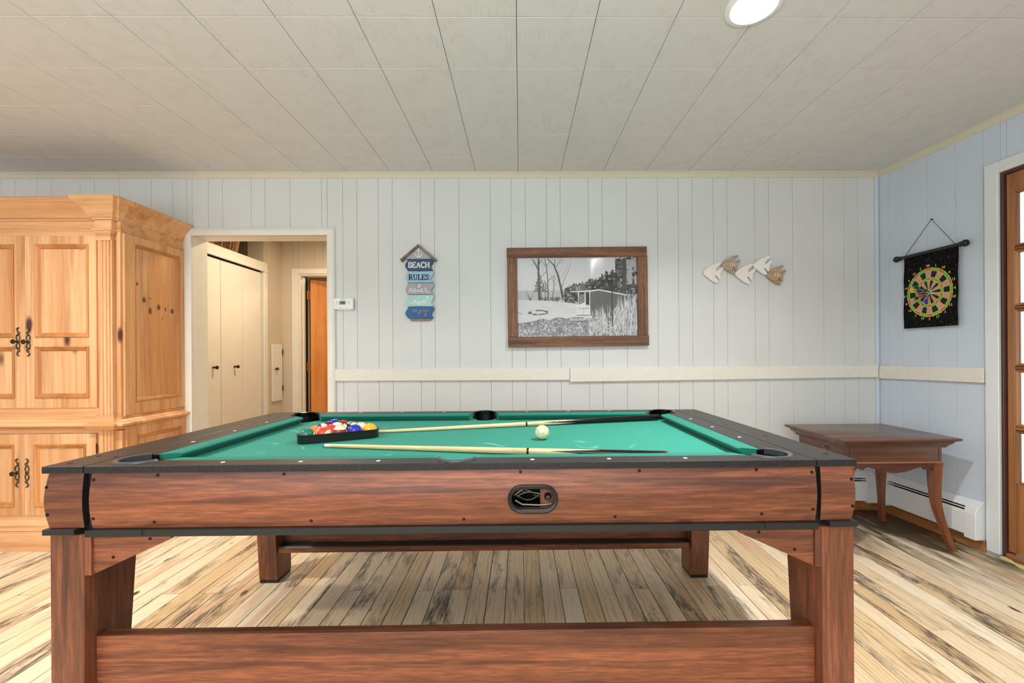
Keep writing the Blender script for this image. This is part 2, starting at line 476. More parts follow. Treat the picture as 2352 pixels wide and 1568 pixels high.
# armoire pine
PL, PM, PD = (239, 190, 140), (218, 158, 104), (150, 88, 46)
KC = (78, 46, 40)
M['pineZ'] = wood('honey_pine_z', PL, PM, PD, 'Z', 0.8, 0.8, 0.32, 0.5, 0.3, ring=0.3, knotcol=KC)
M['pineX'] = wood('honey_pine_x', PL, PM, PD, 'X', 0.8, 0.7, 0.32, 0.5, 0.3, ring=0.3, knotcol=KC)
M['pineY'] = wood('honey_pine_y', PL, PM, PD, 'Y', 0.8, 0.08, 0.32, 0.32, 0.22, knotcol=KC)
M['pineMould'] = wood('glazed_pine_bead', (212, 146, 84), (184, 118, 62), (110, 62, 30), 'Z', 1.0, 0, 0.3, 0.4, 0.3)
# dark table by the wall
M['cherryX'] = wood('cherry_x', (124, 84, 68), (90, 58, 47), (58, 34, 28), 'X', 0.9, 0, 0.25, 0.6, 0.3)
M['cherryZ'] = wood('cherry_z', (146, 92, 62), (106, 64, 46), (60, 36, 28), 'Z', 0.9, 0, 0.3, 0.5, 0.3)
M['cherryY'] = wood('cherry_y', (124, 84, 68), (90, 58, 47), (58, 34, 28), 'Y', 0.9, 0, 0.25, 0.6, 0.3)
# french door
M['oakZ'] = wood('door_wood_z', (178, 122, 72), (144, 92, 52), (88, 52, 28), 'Z', 0.8, 0.03, 0.3, 0.6, 0.3)
M['oakY'] = wood('door_wood_y', (178, 122, 72), (144, 92, 52), (88, 52, 28), 'Y', 0.8, 0.0, 0.3, 0.6, 0.3)
M['jamb'] = plain('jamb_brown', (86, 52, 46), 0.35, var=0.3, vs=12)
M['birch'] = wood('orange_birch', (238, 168, 96), (220, 142, 74), (160, 94, 44), 'Z', 0.8, 0, 0.22, 0.5, 0.35)
M['frame'] = wood('frame_brown_x', (150, 102, 66), (98, 64, 42), (38, 24, 18), 'X', 1.8, 0.1, 0.55, 0.95, 0.95, ring=0.3, bmp=0.5)
M['frameZ'] = wood('frame_brown_z', (150, 102, 66), (98, 64, 42), (38, 24, 18), 'Z', 1.8, 0.1, 0.55, 0.95, 0.95, ring=0.3, bmp=0.5)
def glass_mat():
    m, nt, bs = mat_new('window_glass')
    bs.inputs['Base Color'].default_value = (0.9, 0.97, 0.95, 1); bs.inputs['Roughness'].default_value = 0.03
    bs.inputs['Transmission Weight'].default_value = 1; bs.inputs['IOR'].default_value = 1.1
    return m
M['glass'] = glass_mat()

# ============================================================ SETTING
YW = 3.092; ZC = 2.4535; SL = 0.0193           # back wall, ceiling height at it, ceiling slope
zc = lambda y: ZC - SL*(YW-y)
# right wall frame: x along the wall towards the viewer, y into the wall, z up
ang = math.atan(0.0454)
RW = Matrix.Translation((2.615, YW, 0)) @ Matrix.Rotation(-PI/2+ang, 4, 'Z')

# floor: boards run towards the back wall
fl = B().box(-5.0, 3.2, -2.6, 7.2, -0.06, -0.0135).end('floor', M['floor_gap']); struct(fl)
pw = 0.0872; n0 = -57
joint_near = 2.085
for k in range(n0, 32):
    x0 = 0.012+k*pw; x1 = x0+pw
    if x0 > 2.85: break
    cuts = [-0.7]
    if k % 2 == 0 and random.random() < 0.72: cuts.append(joint_near+random.uniform(-0.012, 0.012))
    elif random.random() < 0.35: cuts.append(random.choice([1.62, 1.75, 2.55, 2.7])+random.uniform(-.03, .03))
    elif random.random() < 0.5: cuts.append(random.uniform(0.0, 1.1))
    cuts.append(5.0 if -2.75 < x0 < -1.30 else YW-0.001)
    g = random.choice([0.0017, 0.0025, 0.0034])
    for a, b_ in zip(cuts, cuts[1:]):
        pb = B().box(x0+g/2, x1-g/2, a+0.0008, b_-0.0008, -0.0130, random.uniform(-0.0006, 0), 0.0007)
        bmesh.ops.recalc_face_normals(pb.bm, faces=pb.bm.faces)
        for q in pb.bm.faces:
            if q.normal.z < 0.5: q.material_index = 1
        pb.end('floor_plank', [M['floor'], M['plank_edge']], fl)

# ceiling with 12 inch tiles
ce = B().prism_yz([(-2.6, zc(-2.6)+0.013), (YW+0.15, zc(YW+0.15)+0.013), (YW+0.15, 2.56), (-2.6, 2.56)], -5.0, 3.0).end('ceiling', M['seam']); struct(ce)
CM = Matrix.Translation((0, YW, ZC)) @ Matrix.Rotation(math.atan(SL), 4, 'X')
T = 0.3015
for i in range(-15, 9):
    x0 = -0.006+i*0.3048; x1 = x0+0.3048
    if x0 > 2.66: continue
    x1c = min(x1, 2.70)
    ys = [0, -0.262]+[-0.262-0.3*(j+1) for j in range(8)]
    for j, (a, b_) in enumerate(zip(ys, ys[1:])):
        jt = random.uniform(-0.0012, 0.0012)
        B(CM).box(x0+0.0012, x1c-0.0012, b_+0.001, a-0.001, 0.0, 0.0125, 0.0012).end('ceiling_tile', M['ceil'], ce)
fb = B(CM).box(-5.0, 2.95, -5.6, ys[-1]-0.001, 0.0, 0.0125).end('ceiling_sheet', M['ceil'], ce)

# paneling helper: boards between grooves, with openings left free
def panels(root, grooves, z0, ztop, Mx, mat, opening=None, y0=-0.006, name='wall_plank'):
    for a, b_ in zip(grooves, grooves[1:]):
        segs = [(a, b_, z0)]
        if opening:
            ox0, ox1, oz = opening
            segs = []
            if a < ox0: segs.append((a, min(b_, ox0), z0))
            if b_ > ox1: segs.append((max(a, ox1), b_, z0))
            lo, hi = max(a, ox0), min(b_, ox1)
            if hi > lo: segs.append((lo, hi, oz))
        for p, q, zz in segs:
            if q-p < 0.004: continue
            zt0, zt1 = ztop(p), ztop(q)
            g = 0.0008
            bb = B(Mx)
            bb.hexa([(p+g, y0, zz), (q-g, y0, zz), (q-g, 0.0, zz), (p+g, 0.0, zz)],
                    [(p+g, y0, zt0), (q-g, y0, zt1), (q-g, 0.0, zt1), (p+g, 0.0, zt0)], 0.0009)
            bb.end(name, mat, root)
MB = Matrix.Translation((0, YW+0.006, 0))
OP = (-2.34, -1.378, 2.005)
wb = B()
wb.box(-5.0, OP[0]-0.018, YW+0.006, YW+0.14, 0, 2.56); wb.box(OP[1]+0.018, 2.80, YW+0.006, YW+0.14, 0, 2.56)
wb.box(OP[0]-0.018, OP[1]+0.018, YW+0.006, YW+0.14, OP[2]+0.018, 2.56)
wall_back = struct(wb.end('wall_back', M['wallseam']))
offs = [0, .1, .303, .403, .58, .805, .956, 1.057]
gr = []
for p in (-4, -3, -2, -1, 0, 1, 2):
    for o_ in offs: gr.append(-1.014+p*1.2105+o_)
gr = sorted(x for x in gr if -4.98 < x < 2.55)+[2.614]
panels(wall_back, [-4.99]+gr, 0.0, lambda x: ZC-0.001, MB, M['wall'], OP)

# right wall with the door opening
DO = (0.765, 1.72, 2.125)
wr = B(RW)
wr.box(-0.05, DO[0]+0.001, 0.0065, 0.055, 0, 2.56); wr.box(DO[1], 5.7, 0.006, 0.055, 0, 2.56); wr.box(DO[0], DO[1], 0.006, 0.055, DO[2], 2.56)
wall_right = struct(wr.end('wall_right', M['wallseam']))
grr = [0.0, 0.085, 0.187, 0.36, 0.53, 0.68, 0.793, 1.0, 1.1, 1.3, 1.4, 1.58, 1.8, 1.95, 2.06, 2.2, 2.45, 2.7, 3.0, 3.3, 3.6, 4.0, 4.5, 5.0, 5.6]
panels(wall_right, grr, 0.0, lambda s: zc(YW-s)-0.001, RW @ Matrix.Translation((0, 0.006, 0)), M['wall_r'], DO)
# left wall, far outside the picture
wl = B().box(-5.12, -5.0, -2.6, YW+0.1, 0, 2.56).end('wall_left', M['wall']); struct(wl)

# mouldings
cp = [(0.0, 0.0), (0.0, -0.038), (-0.006, -0.038), (-0.010, -0.030), (-0.020, -0.014), (-0.030, -0.006), (-0.030, 0.0)]
t = B(); t.hexa([(-4.99, YW+y, ZC+z) for y, z in cp], [(2.612, YW+y, ZC+z) for y, z in cp])
struct(t.end('trim_1', M['crown'], smooth=None))
t = B(RW); t.hexa([(0.0, y, ZC+z) for y, z in cp], [(5.6, y, ZC-5.6*SL+z) for y, z in cp]); struct(t.end('trim_2', M['crown']))
t = B(); t.box(2.588, 2.612, YW-0.012, YW, 0.29, ZC-0.036, 0.004); struct(t.end('trim_3', M['wall_r']))
# chair rail: two lengths on the back wall, one on the right
def rail_len(b, x0, x1, za0, za1, zb0, zb1, th=0.02):
    b.hexa([(x0, -th, za0), (x1, -th, zb0), (x1, 0, zb0), (x0, 0, za0)], [(x0, -th+0.003, za1), (x1, -th+0.003, zb1), (x1, 0, zb1), (x0, 0, za1)], 0.0025)
MBW = Matrix.Translation((0, YW, 0))
t = B(MBW); rail_len(t, -1.322, 0.355, 0.962, 1.048, 0.957, 1.046); struct(t.end('trim_4', M['rail_trim']))
t = B(MBW); rail_len(t, 0.357, 2.594, 0.944, 1.048, 0.963, 1.052, 0.023); struct(t.end('trim_5', M['rail_trim']))
t = B(RW); rail_len(t, 0.018, 0.690, 0.955, 1.046, 0.965, 1.051); struct(t.end('trim_6', M['rail_trim']))
# low wooden baseboards under the heaters
t = B().box(1.2, 2.60, YW-0.014, YW, 0.0, 0.07, 0.002); struct(t.end('baseboard_back', M['oakY']))
t = B(RW).box(0.0, 0.690, -0.014, 0, 0.0, 0.07, 0.002); struct(t.end('baseboard_right', M['oakY']))

# doorway 1: cased opening to the hall
d1 = struct_root('door_1', (-1.86, YW, 0))
def casing_prof(w): return [(0, 0), (0, -0.014), (0.006, -0.020), (w*0.5, -0.024), (w-0.008, -0.021), (w, -0.014), (w, 0)]
cw = 0.056
b = B(MBW)
pr = [(OP[1]+u, v) for u, v in casing_prof(cw)]
b.hexa([(x, y, 0) for x, y in pr], [(x-OP[1] + OP[1], y, OP[2]+(x-OP[1])) for x, y in pr]); b.end('side_casing', M['trim'], d1, 40)
b = B(MBW); pr = [(OP[0]-u, v) for u, v in casing_prof(cw)]
b.hexa([(x, y, 0) for x, y in pr], [(x, y, OP[2]+(OP[0]-x)) for x, y in pr]); b.end('side_casing', M['trim'], d1, 40)
b = B(MBW)
b.hexa([(OP[0]-u, v, OP[2]+u) for u, v in casing_prof(cw)], [(OP[1]+u, v, OP[2]+u) for u, v in casing_prof(cw)]); b.end('head_casing', M['trim'], d1, 40)
b = B()
b.box(OP[0]-0.018, OP[0], YW-0.001, YW+0.146, 0, OP[2]+0.018); b.end('jamb', M['trim'], d1)
b = B(); b.box(OP[1], OP[1]+0.018, YW-0.001, YW+0.146, 0, OP[2]+0.018); b.end('jamb', M['trim'], d1)
b = B(); b.box(OP[0], OP[1], YW-0.001, YW+0.146, OP[2], OP[2]+0.018); b.end('head_jamb', M['trim'], d1)

# ------------------------------------------------ hallway
HX = -2.74; HY = 4.95
h = B()
h.box(-5.0, HX-0.64, YW+0.14, HY, 0, 2.5)                      # solid behind the closet
h.box(HX-0.64, HX-0.02, YW+0.14, 3.30, 0, 2.5); 
h.box(HX-0.64, HX-0.012, 4.69, HY, 0, 2.5)
struct(h.end('wall_hall_left', M['hallwall']))
h = B().box(HX-0.012, HX, 4.66, HY, 0, 2.5); struct(h.end('wall_hall_side', M['hallwall']))
h = B().box(-1.30, -1.18, YW+0.14, HY, 0, 2.5); struct(h.end('wall_hall_right', M['hallwall']))
FD = (-2.535, -1.72, 2.085)
hf = B(); hf.box(-3.4, FD[0], HY+0.006, HY+0.12, 0, 2.5); hf.box(FD[1], -1.18, HY+0.006, HY+0.12, 0, 2.5); hf.box(FD[0], FD[1], HY+0.006, HY+0.12, FD[2], 2.5)
hf = struct(hf.end('wall_far', M['seam']))
panels(hf, [-3.4, -2.73, -2.60, -2.36, -2.26, -2.0, -1.75, -1.6, -1.3], 0, lambda x: 2.5, Matrix.Translation((0, HY+0.006, 0)), M['hallwall'], FD)
struct(B().box(-3.5, -1.1, YW+0.14, HY+0.12, 2.5, 2.56).end('ceiling_hall', M['ceil']))
# room beyond the far door
r = B(); r.box(-3.4, -0.9, 7.0, 7.1, 0, 2.5); r.box(-3.5, -3.4, HY+0.12, 7.1, 0, 2.5); r.box(-0.9, -0.8, HY+0.12, 7.1, 0, 2.5)
struct(r.end('wall_far_room', M['hallwall']))
struct(B().box(-3.5, -0.8, HY+0.12, 7.1, 2.5, 2.56).end('ceiling_far_room', M['ceil']))

# closet front: header, posts, bifold leaves (facing the hall, plane x = HX)
HM = Matrix.Translation((HX, 0, 0)) @ Matrix.Rotation(PI/2, 4, 'Z')      # local x -> +Y, local y -> -X (into wall)
cl = struct_root('door_2', (HX, 4.0, 0))
b = B(HM); b.box(3.30, 4.66, -0.018, 0.0, 2.045, 2.145, 0.003); b.box(3.30, 4.66, -0.024, -0.018, 2.045, 2.062, 0.002); b.box(3.30, 4.66, 0, 0.10, 2.06, 2.145); b.end('head_casing', M['trim'], cl)
b = B(HM); b.box(4.60, 4.66, -0.018, 0.0, 0, 2.045, 0.003); b.box(4.60, 4.62, 0, 0.09, 0, 2.045); b.end('side_casing', M['trim'], cl)
b = B(HM); b.box(3.30, 3.31, 0, 0.09, 0, 2.045); b.end('jamb', M['trim'], cl)
ledge = [3.33, 3.66, 3.975, 4.285, 4.590]
for i, (a, c_) in enumerate(zip(ledge, ledge[1:])):
    lf = B(HM).box(a+0.0025, c_-0.0025, 0.012, 0.042, 0.01, 2.034, 0.003).end('door_leaf', M['trim'], cl)
    if i in (1, 2):
        ky = {1: 3.87, 2: 4.156}[i]
        kb = B(HM); kb.lathe([(0.0, -0.036), (0.012, -0.034), (0.017, -0.024), (0.013, -0.012), (0.007, -0.004), (0.010, 0.012)], (ky, 0.0, 1.045), 'Y', 16)
        kb.end('door_knob', M['knobm'], lf, 40)
B(HM).box(3.30, 4.64, 0.06, 0.07, 0, 2.06).end('closet_back', M['dark'], cl)
# shelf space above the closet
sh = B(); sh.box(HX-0.62, HX-0.002, 3.30, 4.66, 2.125, 2.143); struct(sh.end('trim_7', M['trim']))
sh = B(); sh.box(HX-0.64, HX-0.19, 4.655, 4.69, 2.1, 2.5); struct(sh.end('wall_niche', plain('niche_unlit', (128, 108, 92), 0.6)))  # unlit paneling, its shade put into the wall colour
sh = B(); sh.box(HX-0.19, HX-0.012, 4.645, 4.69, 2.143, 2.5, 0.002); struct(sh.end('trim_8', M['hallwall']))
# small hatch door with knob on the hall wall
ha = thing('wall_hatch', 'narrow cream hatch door with dark knob on the hall wall', 'cabinet door', (HX, 4.83, 0.95))
hb = B(HM).box(4.735, 4.925, -0.022, -0.004, 0.645, 1.277, 0.002).end('hatch_panel', M['trim'], ha)
B(HM).lathe([(0.0, -0.058), (0.012, -0.056), (0.017, -0.046), (0.013, -0.034), (0.007, -0.028), (0.010, -0.022)], (4.79, 0.0, 1.003), 'Y', 16).end('door_knob', M['knobm'], ha, 40)
for z in (0.78, 1.19): B(HM).box(4.921, 4.937, -0.027, -0.006, z-0.03, z+0.03, 0.001).end('hinge', M['knobm'], ha)

# far door casing and the orange door standing open
d3 = struct_root('door_3', (-2.1, HY, 0))
MH = Matrix.Translation((0, HY, 0))
cw2 = 0.078
b = B(MH); b.box(FD[0]-cw2, FD[0], -0.018, 0, 0, FD[2]+0.06, 0.003); b.end('side_casing', M['trim'], d3)
b = B(MH); b.box(FD[1], FD[1]+cw2, -0.018, 0, 0, FD[2]+0.06, 0.003); b.end('side_casing', M['trim'], d3)
b = B(MH); b.box(FD[0], FD[1], -0.018, 0, FD[2], FD[2]+0.06, 0.003); b.end('head_casing', M['trim'], d3)
b = B(MH); b.box(FD[0], FD[0]+0.018, -0.001, 0.12, 0, FD[2]); b.box(FD[0]+0.018, FD[0]+0.03, 0.05, 0.085, 0, FD[2]-0.03); b.end('jamb', M['trim'], d3)
b = B(MH); b.box(FD[1]-0.018, FD[1], -0.001, 0.12, 0, FD[2]); b.end('jamb', M['trim'], d3)
b = B(MH); b.box(FD[0]+0.018, FD[1]-0.018, -0.001, 0.12, FD[2]-0.018, FD[2]); b.end('head_jamb', M['trim'], d3)
# leaf, hinged at left, swung into the far room
DL_ = Matrix.Translation((FD[0]+0.03, HY+0.125, 0)) @ Matrix.Rotation(R(36), 4, 'Z')
lf = B(DL_).box(0.035, 0.80, 0.0, 0.035, 0.012, 2.045, 0.002).end('door_leaf', M['birch'], d3)
B(DL_).box(0.0325, 0.0355, 0.0, 0.035, 0.012, 2.045).end('leaf_edge', M['dark'], lf)
b = B(MH); b.box(FD[0]+0.029, FD[0]+0.034, 0.09, 0.135, 0.01, FD[2]-0.02); b.end('shadow_gap', M['dark'], d3)
for z in (1.86, 1.02, 0.25):
    b = B(MH); b.cyl((FD[0]+0.036, 0.118, z-0.05), (FD[0]+0.036, 0.118, z+0.05), 0.008, n=12); b.box(FD[0]+0.028, FD[0]+0.066, 0.118, 0.122, z-0.05, z+0.05)
    b.end('hinge', M['brass'], d3, 40)

# ------------------------------------------------ right wall: casing and glazed door
d4 = struct_root('door_4', tuple(RW @ Vector((1.2, 0, 0))))
b = B(RW); b.box(0.698, 0.765, -0.018, 0, 0.022, 2.188, 0.003); b.end('side_casing', M['trim_white'], d4)
b = B(RW); b.box(1.72, 1.79, -0.018, 0, 0.022, 2.188, 0.003); b.end('side_casing', M['trim_white'], d4)
b = B(RW); b.box(0.765, 1.72, -0.018, 0, 2.125, 2.188, 0.003); b.end('head_casing', M['trim_white'], d4)
b = B(RW); b.box(0.765, 0.784, -0.002, 0.056, 0, 2.125); b.box(0.772, 0.779, -0.006, 0.0, 0, 2.118, 0.002); b.end('jamb', M['jamb'], d4)
b = B(RW); b.box(1.70, 1.72, -0.002, 0.056, 0, 2.125); b.end('jamb', M['jamb'], d4)
b = B(RW); b.box(0.784, 1.70, -0.002, 0.056, 2.108, 2.125); b.end('head_jamb', M['jamb'], d4)
b = B(RW); b.box(0.784, 1.70, -0.01, 0.10, 0.0, 0.045, 0.004); lab(b.end('door_sill', M['oakY'], d4), 'worn wooden door sill')
DY0, DY1 = 0.006, 0.046
lf = B(RW)
lf.box(0.787, 0.820, DY0, DY1, 0.055, 2.104, 0.002); lf.box(1.632, 1.697, DY0, DY1, 0.055, 2.104, 0.002)
lf.box(0.820, 1.632, DY0, DY1, 2.003, 2.104, 0.002); lf.box(0.820, 1.632, DY0, DY1, 0.055, 0.43, 0.002)
leaf = lf.end('door_leaf', M['oakZ'], d4)
b = B(RW); b.rect_mould(0.90, 1.58, 0.13, 0.37, DY0, [(0, 0.001), (0.004, -0.007), (0.012, -0.009), (0.022, 0.001)]); b.end('kick_moulding', M['oakY'], leaf)
zs = [0.43, 0.716, 0.740, 1.042, 1.066, 1.368, 1.390, 1.684, 1.708, 2.003]
for a, c_ in ((0.716, 0.740), (1.042, 1.066), (1.368, 1.390), (1.684, 1.708)):
    b = B(RW); m_ = (a+c_)/2
    b.hexa([(0.820, y, z) for y, z in ((DY0, m_-0.004), (DY0+0.012, a), (DY1, a), (DY1, c_), (DY0+0.012, c_), (DY0, m_+0.004))],
           [(1.632, y, z) for y, z in ((DY0, m_-0.004), (DY0+0.012, a), (DY1, a), (DY1, c_), (DY0+0.012, c_), (DY0, m_+0.004))])
    b.end('muntin', M['oakY'], leaf)
for x in (1.105, 1.375):
    B(RW).box(x-0.011, x+0.011, DY0+0.004, DY1, 0.43, 2.003, 0.003).end('muntin', M['oakZ'], leaf)
xs = [(0.820, 1.094), (1.116, 1.364), (1.386, 1.632)]
for a, c_ in zip(zs[::2], zs[1::2]):
    for x0, x1 in xs:
        g = B(RW).box(x0+0.001, x1-0.001, 0.024, 0.028, a+0.001, c_-0.001).end('pane', M['glass'], leaf)
        bd = B(RW); bd.rect_mould(x0, x1, a, c_, 0.0, [(0, DY0+0.002), (0.004, DY0+0.001), (0.011, DY0+0.010), (0.013, 0.0235), (0, 0.0235)]); bd.end('glazing_bead', M['oakZ'], leaf)
b = B(RW); b.lathe([(0.0, -0.058), (0.022, -0.052), (0.027, -0.036), (0.02, -0.018), (0.010, -0.010), (0.010, 0.004), (0.026, 0.004), (0.026, 0.008)], (1.665, 0, 1.0), 'Y', 20); b.end('door_knob', M['brass'], leaf, 40)
# foam strip lying at the sill
pts = []; rr = []
for i in range(26):
    u = i/25; s_ = 0.775+u*0.40
    pts.append(RW @ Vector((s_, -0.022-0.006*math.sin(u*9), 0.012+0.004*math.sin(u*17))))
    rr.append(0.0105+0.003*math.sin(u*31)+0.0015*math.sin(u*63))
fs = B().tube(pts, rr, 10).end('foam_strip', plain('foam', (206, 202, 140), 0.8, var=0.2, vs=60, bmp=0.4), None, 60)
tag(fs, 'lumpy yellow foam strip lying on the floor along the door sill', 'foam strip')

# ------------------------------------------------ baseboard heaters
def heater(Mx, x0, x1, endcap, label):
    t_ = thing('baseboard_heater', label, 'heater', tuple(Mx @ Vector(((x0+x1)/2, 0, 0.07))))
    z0, z1, d = 0.085, 0.280, 0.060
    b = B(Mx); p = [(-0.0, z1), (-0.010, z1), (-0.052, 0.247), (-0.049, 0.244), (-0.010, z1-0.004), (0, z1-0.004)]
    b.hexa([(x0, y, z) for y, z in p], [(x1, y, z) for y, z in p]); b.end('top_cover', M['heater'], t_)
    b = B(Mx); p = [(-d, z0), (-d, 0.205), (-0.057, 0.222), (-0.054, 0.222), (-0.056, 0.205), (-0.056, z0)]
    b.hexa([(x0, y, z) for y, z in p], [(x1, y, z) for y, z in p]); b.end('front_panel', M['heater'], t_)
    b = B(Mx); b.box(x0, x1, -0.004, 0, z0, z1-0.01); b.end('back_plate', M['dark'], t_)
    b = B(Mx); b.box(x0, x1, -0.054, -0.044, 0.231, 0.236); b.end('damper', M['heater'], t_)
    b = B(Mx); b.box(x0+0.01, x1-0.01, -0.05, -0.006, 0.11, 0.20)
    b.end('fin_block', M['dark'], t_)
    for (a, c_) in endcap:
        b = B(Mx); p = [(0, 0.067), (-0.063, 0.067), (-0.063, 0.212), (-0.052, 0.252), (-0.010, 0.284), (0, 0.284)]
        b.hexa([(a, y, z) for y, z in p], [(c_, y, z) for y, z in p], 0.002); b.end('end_cap', M['heater'], t_)
    return t_
heater(RW, 0.075, 0.625, [(0.62, 0.682), (0.065, 0.115)], 'white baseboard heater on the right wall behind the side table')
heater(MBW, 1.25, 2.50, [(2.47, 2.545), (1.2, 1.26)], 'white baseboard heater on the back wall, behind the corner of the pool table')

# recessed ceiling light
x, y = DL[0]; zz = zc(y)
M['lampglow'] = plain('lamp_lens', (255, 255, 255), 0.4, emit=(255, 250, 240), es=14)
M['white'] = plain('white_plastic', (235, 236, 236), 0.3)
for i, (x, y) in enumerate(DL):
    zz = zc(y)
    if i == 0: t_ = thing('ceiling_light', 'round recessed ceiling light glowing white near the top of the picture', 'ceiling light', (x, y, zz))
    else: continue
    B().lathe([(0.098, zz), (0.098, zz-0.006), (0.082, zz-0.010), (0.070, zz-0.004), (0.070, zz)], (x, y, 0), 'Z', 32).end('trim_ring', M['white'], t_, 40)
    B().lathe([(0.0, zz-0.004), (0.070, zz-0.004)], (x, y, 0), 'Z', 32).end('lens', M['lampglow'], t_)

# ============================================================ POOL TABLE
TX0, TX1 = -1.319, 0.945; SX0, SX1 = -1.208, 0.834; TY0, TY1 = 1.196, 2.316; TZ = 0.84
tb = thing('pool_table', 'pool table with green cloth, black rails and walnut aprons and legs', 'pool table', (-0.187, 1.755, 0))
CX = (SX0+SX1)/2; NX0, NX1 = CX-0.885, CX+0.885      # cushion noses
BX0, BX1 = CX-0.940, CX+0.940                         # back of the cushions
NY0, NY1 = 1.313, 2.193; BY0, BY1 = 1.262, 2.246
BED = 0.8055
# carcass
b = B(); b.box(TX0+0.02, TX1-0.02, TY0+0.035, TY1-0.035, 0.645, 0.700); b.box(TX0+0.02, TX1-0.02, TY0+0.035, TY0+0.045, 0.70, 0.818)
b.box(TX0+0.02, TX1-0.02, TY1-0.045, TY1-0.035, 0.70, 0.818); b.box(TX0+0.02, TX0+0.03, TY0+0.045, TY1-0.045, 0.70, 0.818); b.box(TX1-0.03, TX1-0.02, TY0+0.045, TY1-0.045, 0.70, 0.818)
for xa in (-1.2140, 0.8385): b.box(xa, xa+0.016, TY0+0.022, TY0+0.037, 0.668, 0.819)
carc = b.end('cabinet', M['blackband'], tb)
# pocket centres
PR = 0.058
PC = [(BX0+0.012, BY0+0.016), (CX, 1.264), (BX1-0.012, BY0+0.016), (BX0+0.012, BY1-0.016), (CX, 2.248), (BX1-0.012, BY1-0.016)]
PRS = [0.058, 0.051, 0.058, 0.058, 0.051, 0.058]
def cutters(r, z0, z1, idx=range(6)):
    return [B().cyl((PC[i][0], PC[i][1], z0), (PC[i][0], PC[i][1], z1), PRS[i]+r, n=40).end('cut', M['dark']) for i in idx]
# rails: long rails front and back, short rails left and right, outer slabs
ct = cutters(0.0015, 0.7, 0.9)
G = 0.0012
o = bool_cut(B().box(SX0+G, SX1-G, TY0, BY0, 0.8205, TZ, 0.002, 2).end('long_rail', M['rail'], tb), [])
for nm, x0, x1, y0, y1 in (('long_rail', SX0+G, SX1-G, TY0, BY0), ('long_rail', SX0+G, SX1-G, BY1, TY1), ('short_rail', SX0+G, BX0, BY0+0.0006, BY1-0.0006), ('short_rail', BX1, SX1-G, BY0+0.0006, BY1-0.0006)):
    if nm == 'long_rail' and y0 == TY0: bpy.data.objects.remove(o)
    o = B().box(x0, x1, y0, y1, 0.8205, TZ, 0.0018, 2).end(nm, M['rail'])
    bool_cut(o, ct)
    for v in o.data.vertices: v.co -= tb.location
    o.parent = tb
for x0, x1 in ((TX0-0.003, SX0-G), (SX1+G, TX1+0.003)):
    B().box(x0, x1, TY0, TY1, 0.8205, TZ, 0.0022, 2).end('end_rail_slab', M['rail'], tb)
kill(ct)
# bed
ct = cutters(-0.002, 0.7, 0.9)
o = B().box(BX0-0.02, BX1+0.02, BY0-0.02, BY1+0.02, 0.787, BED).end('bed_cloth', M['felt'])
bool_cut(o, ct); kill(ct)
for v in o.data.vertices: v.co -= tb.location
o.parent = tb
# cushions
def cushion(p0, p1, n, cut0, cut1):
    """back edge p0-p1 at rail, n = unit vector toward the bed; cut = how much the nose is shortened"""
    p0 = Vector(p0); p1 = Vector(p1); n = Vector(n); d = (p1-p0).normalized()
    w = 0.052
    def ring(p, c):
        q = p + d*c*0.0
        nose = p+n*w+d*c
        mid = p+n*(w-0.010)+d*c*0.8
        low = p+n*(w-0.026)+d*c*0.6
        return [(p.x, p.y, BED+0.001), (p.x, p.y, TZ-0.0015), (mid.x, mid.y, TZ-0.002), (nose.x, nose.y, TZ-0.0055), (nose.x, nose.y, TZ-0.010), (low.x, low.y, BED+0.001)]
    b = B(); b.loft([ring(p0, cut0), ring(p1, -cut1)])
    return b.end('cushion', M['cushion'], tb)
cs = 0.062; cc = 0.088
cushion((BX0+cc-0.01, BY0), (CX-cs, BY0), (0, 1), 0.035, 0.016)
cushion((CX+cs, BY0), (BX1-cc+0.01, BY0), (0, 1), 0.016, 0.035)
cushion((BX0+cc-0.01, BY1), (CX-cs, BY1), (0, -1), 0.035, 0.016)
cushion((CX+cs, BY1), (BX1-cc+0.01, BY1), (0, -1), 0.016, 0.035)
cushion((BX0, BY0+cc-0.01), (BX0, BY1-cc+0.01), (1, 0), 0.035, 0.035)
cushion((BX1, BY0+cc-0.01), (BX1, BY1-cc+0.01), (-1, 0), 0.035, 0.035)
# pocket liners and rims
arc = {0: (90, 360), 1: (180, 360), 2: (180, 450), 3: (0, 270), 4: (0, 180), 5: (-90, 180)}
for i, (x, y) in enumerate(PC):
    a0, a1 = arc[i]; PR = PRS[i]
    b = B(); b.lathe([(PR, TZ-0.001), (PR-0.001, 0.76), (PR-0.012, 0.722), (0.0, 0.715)], (x, y, 0), 'Z', 40)
    # keep the mouth to the bed open: drop faces above the bed that face the play area
    keep = []
    for f in list(b.bm.faces):
        c = f.calc_center_median(); t = math.degrees(math.atan2(c.y-y, c.x-x))
        inside = any(a0-4 <= t+k*360 <= a1+4 for k in (-1, 0, 1, 2))
        if not inside and c.z > 0.735: keep.append(f)
    bmesh.ops.delete(b.bm, geom=keep, context='FACES')
    for f in list(b.bm.faces):
        pass
    pk = b.end('pocket', M['liner'], tb, 40)
    ra0, ra1 = {0: (110, 340), 1: (190, 350), 2: (200, 430), 3: (20, 250), 4: (10, 170), 5: (-70, 160)}[i]
    b = B(); prof = [(PR-0.004, TZ-0.014), (PR-0.005, TZ+0.003), (PR+0.002, TZ+0.0056), (PR+0.007, TZ+0.0044), (PR+0.009, TZ+0.0), (PR+0.003, TZ-0.0005)]
    rings = []
    for k in range(33):
        t = R(ra0+(ra1-ra0)*k/32); rings.append([(x+r_*math.cos(t), y+r_*math.sin(t), z) for r_, z in prof])
    b.loft(rings); b.end('pocket_rim', M['rim'] if i < 3 else M['blackgloss'], pk, 50)
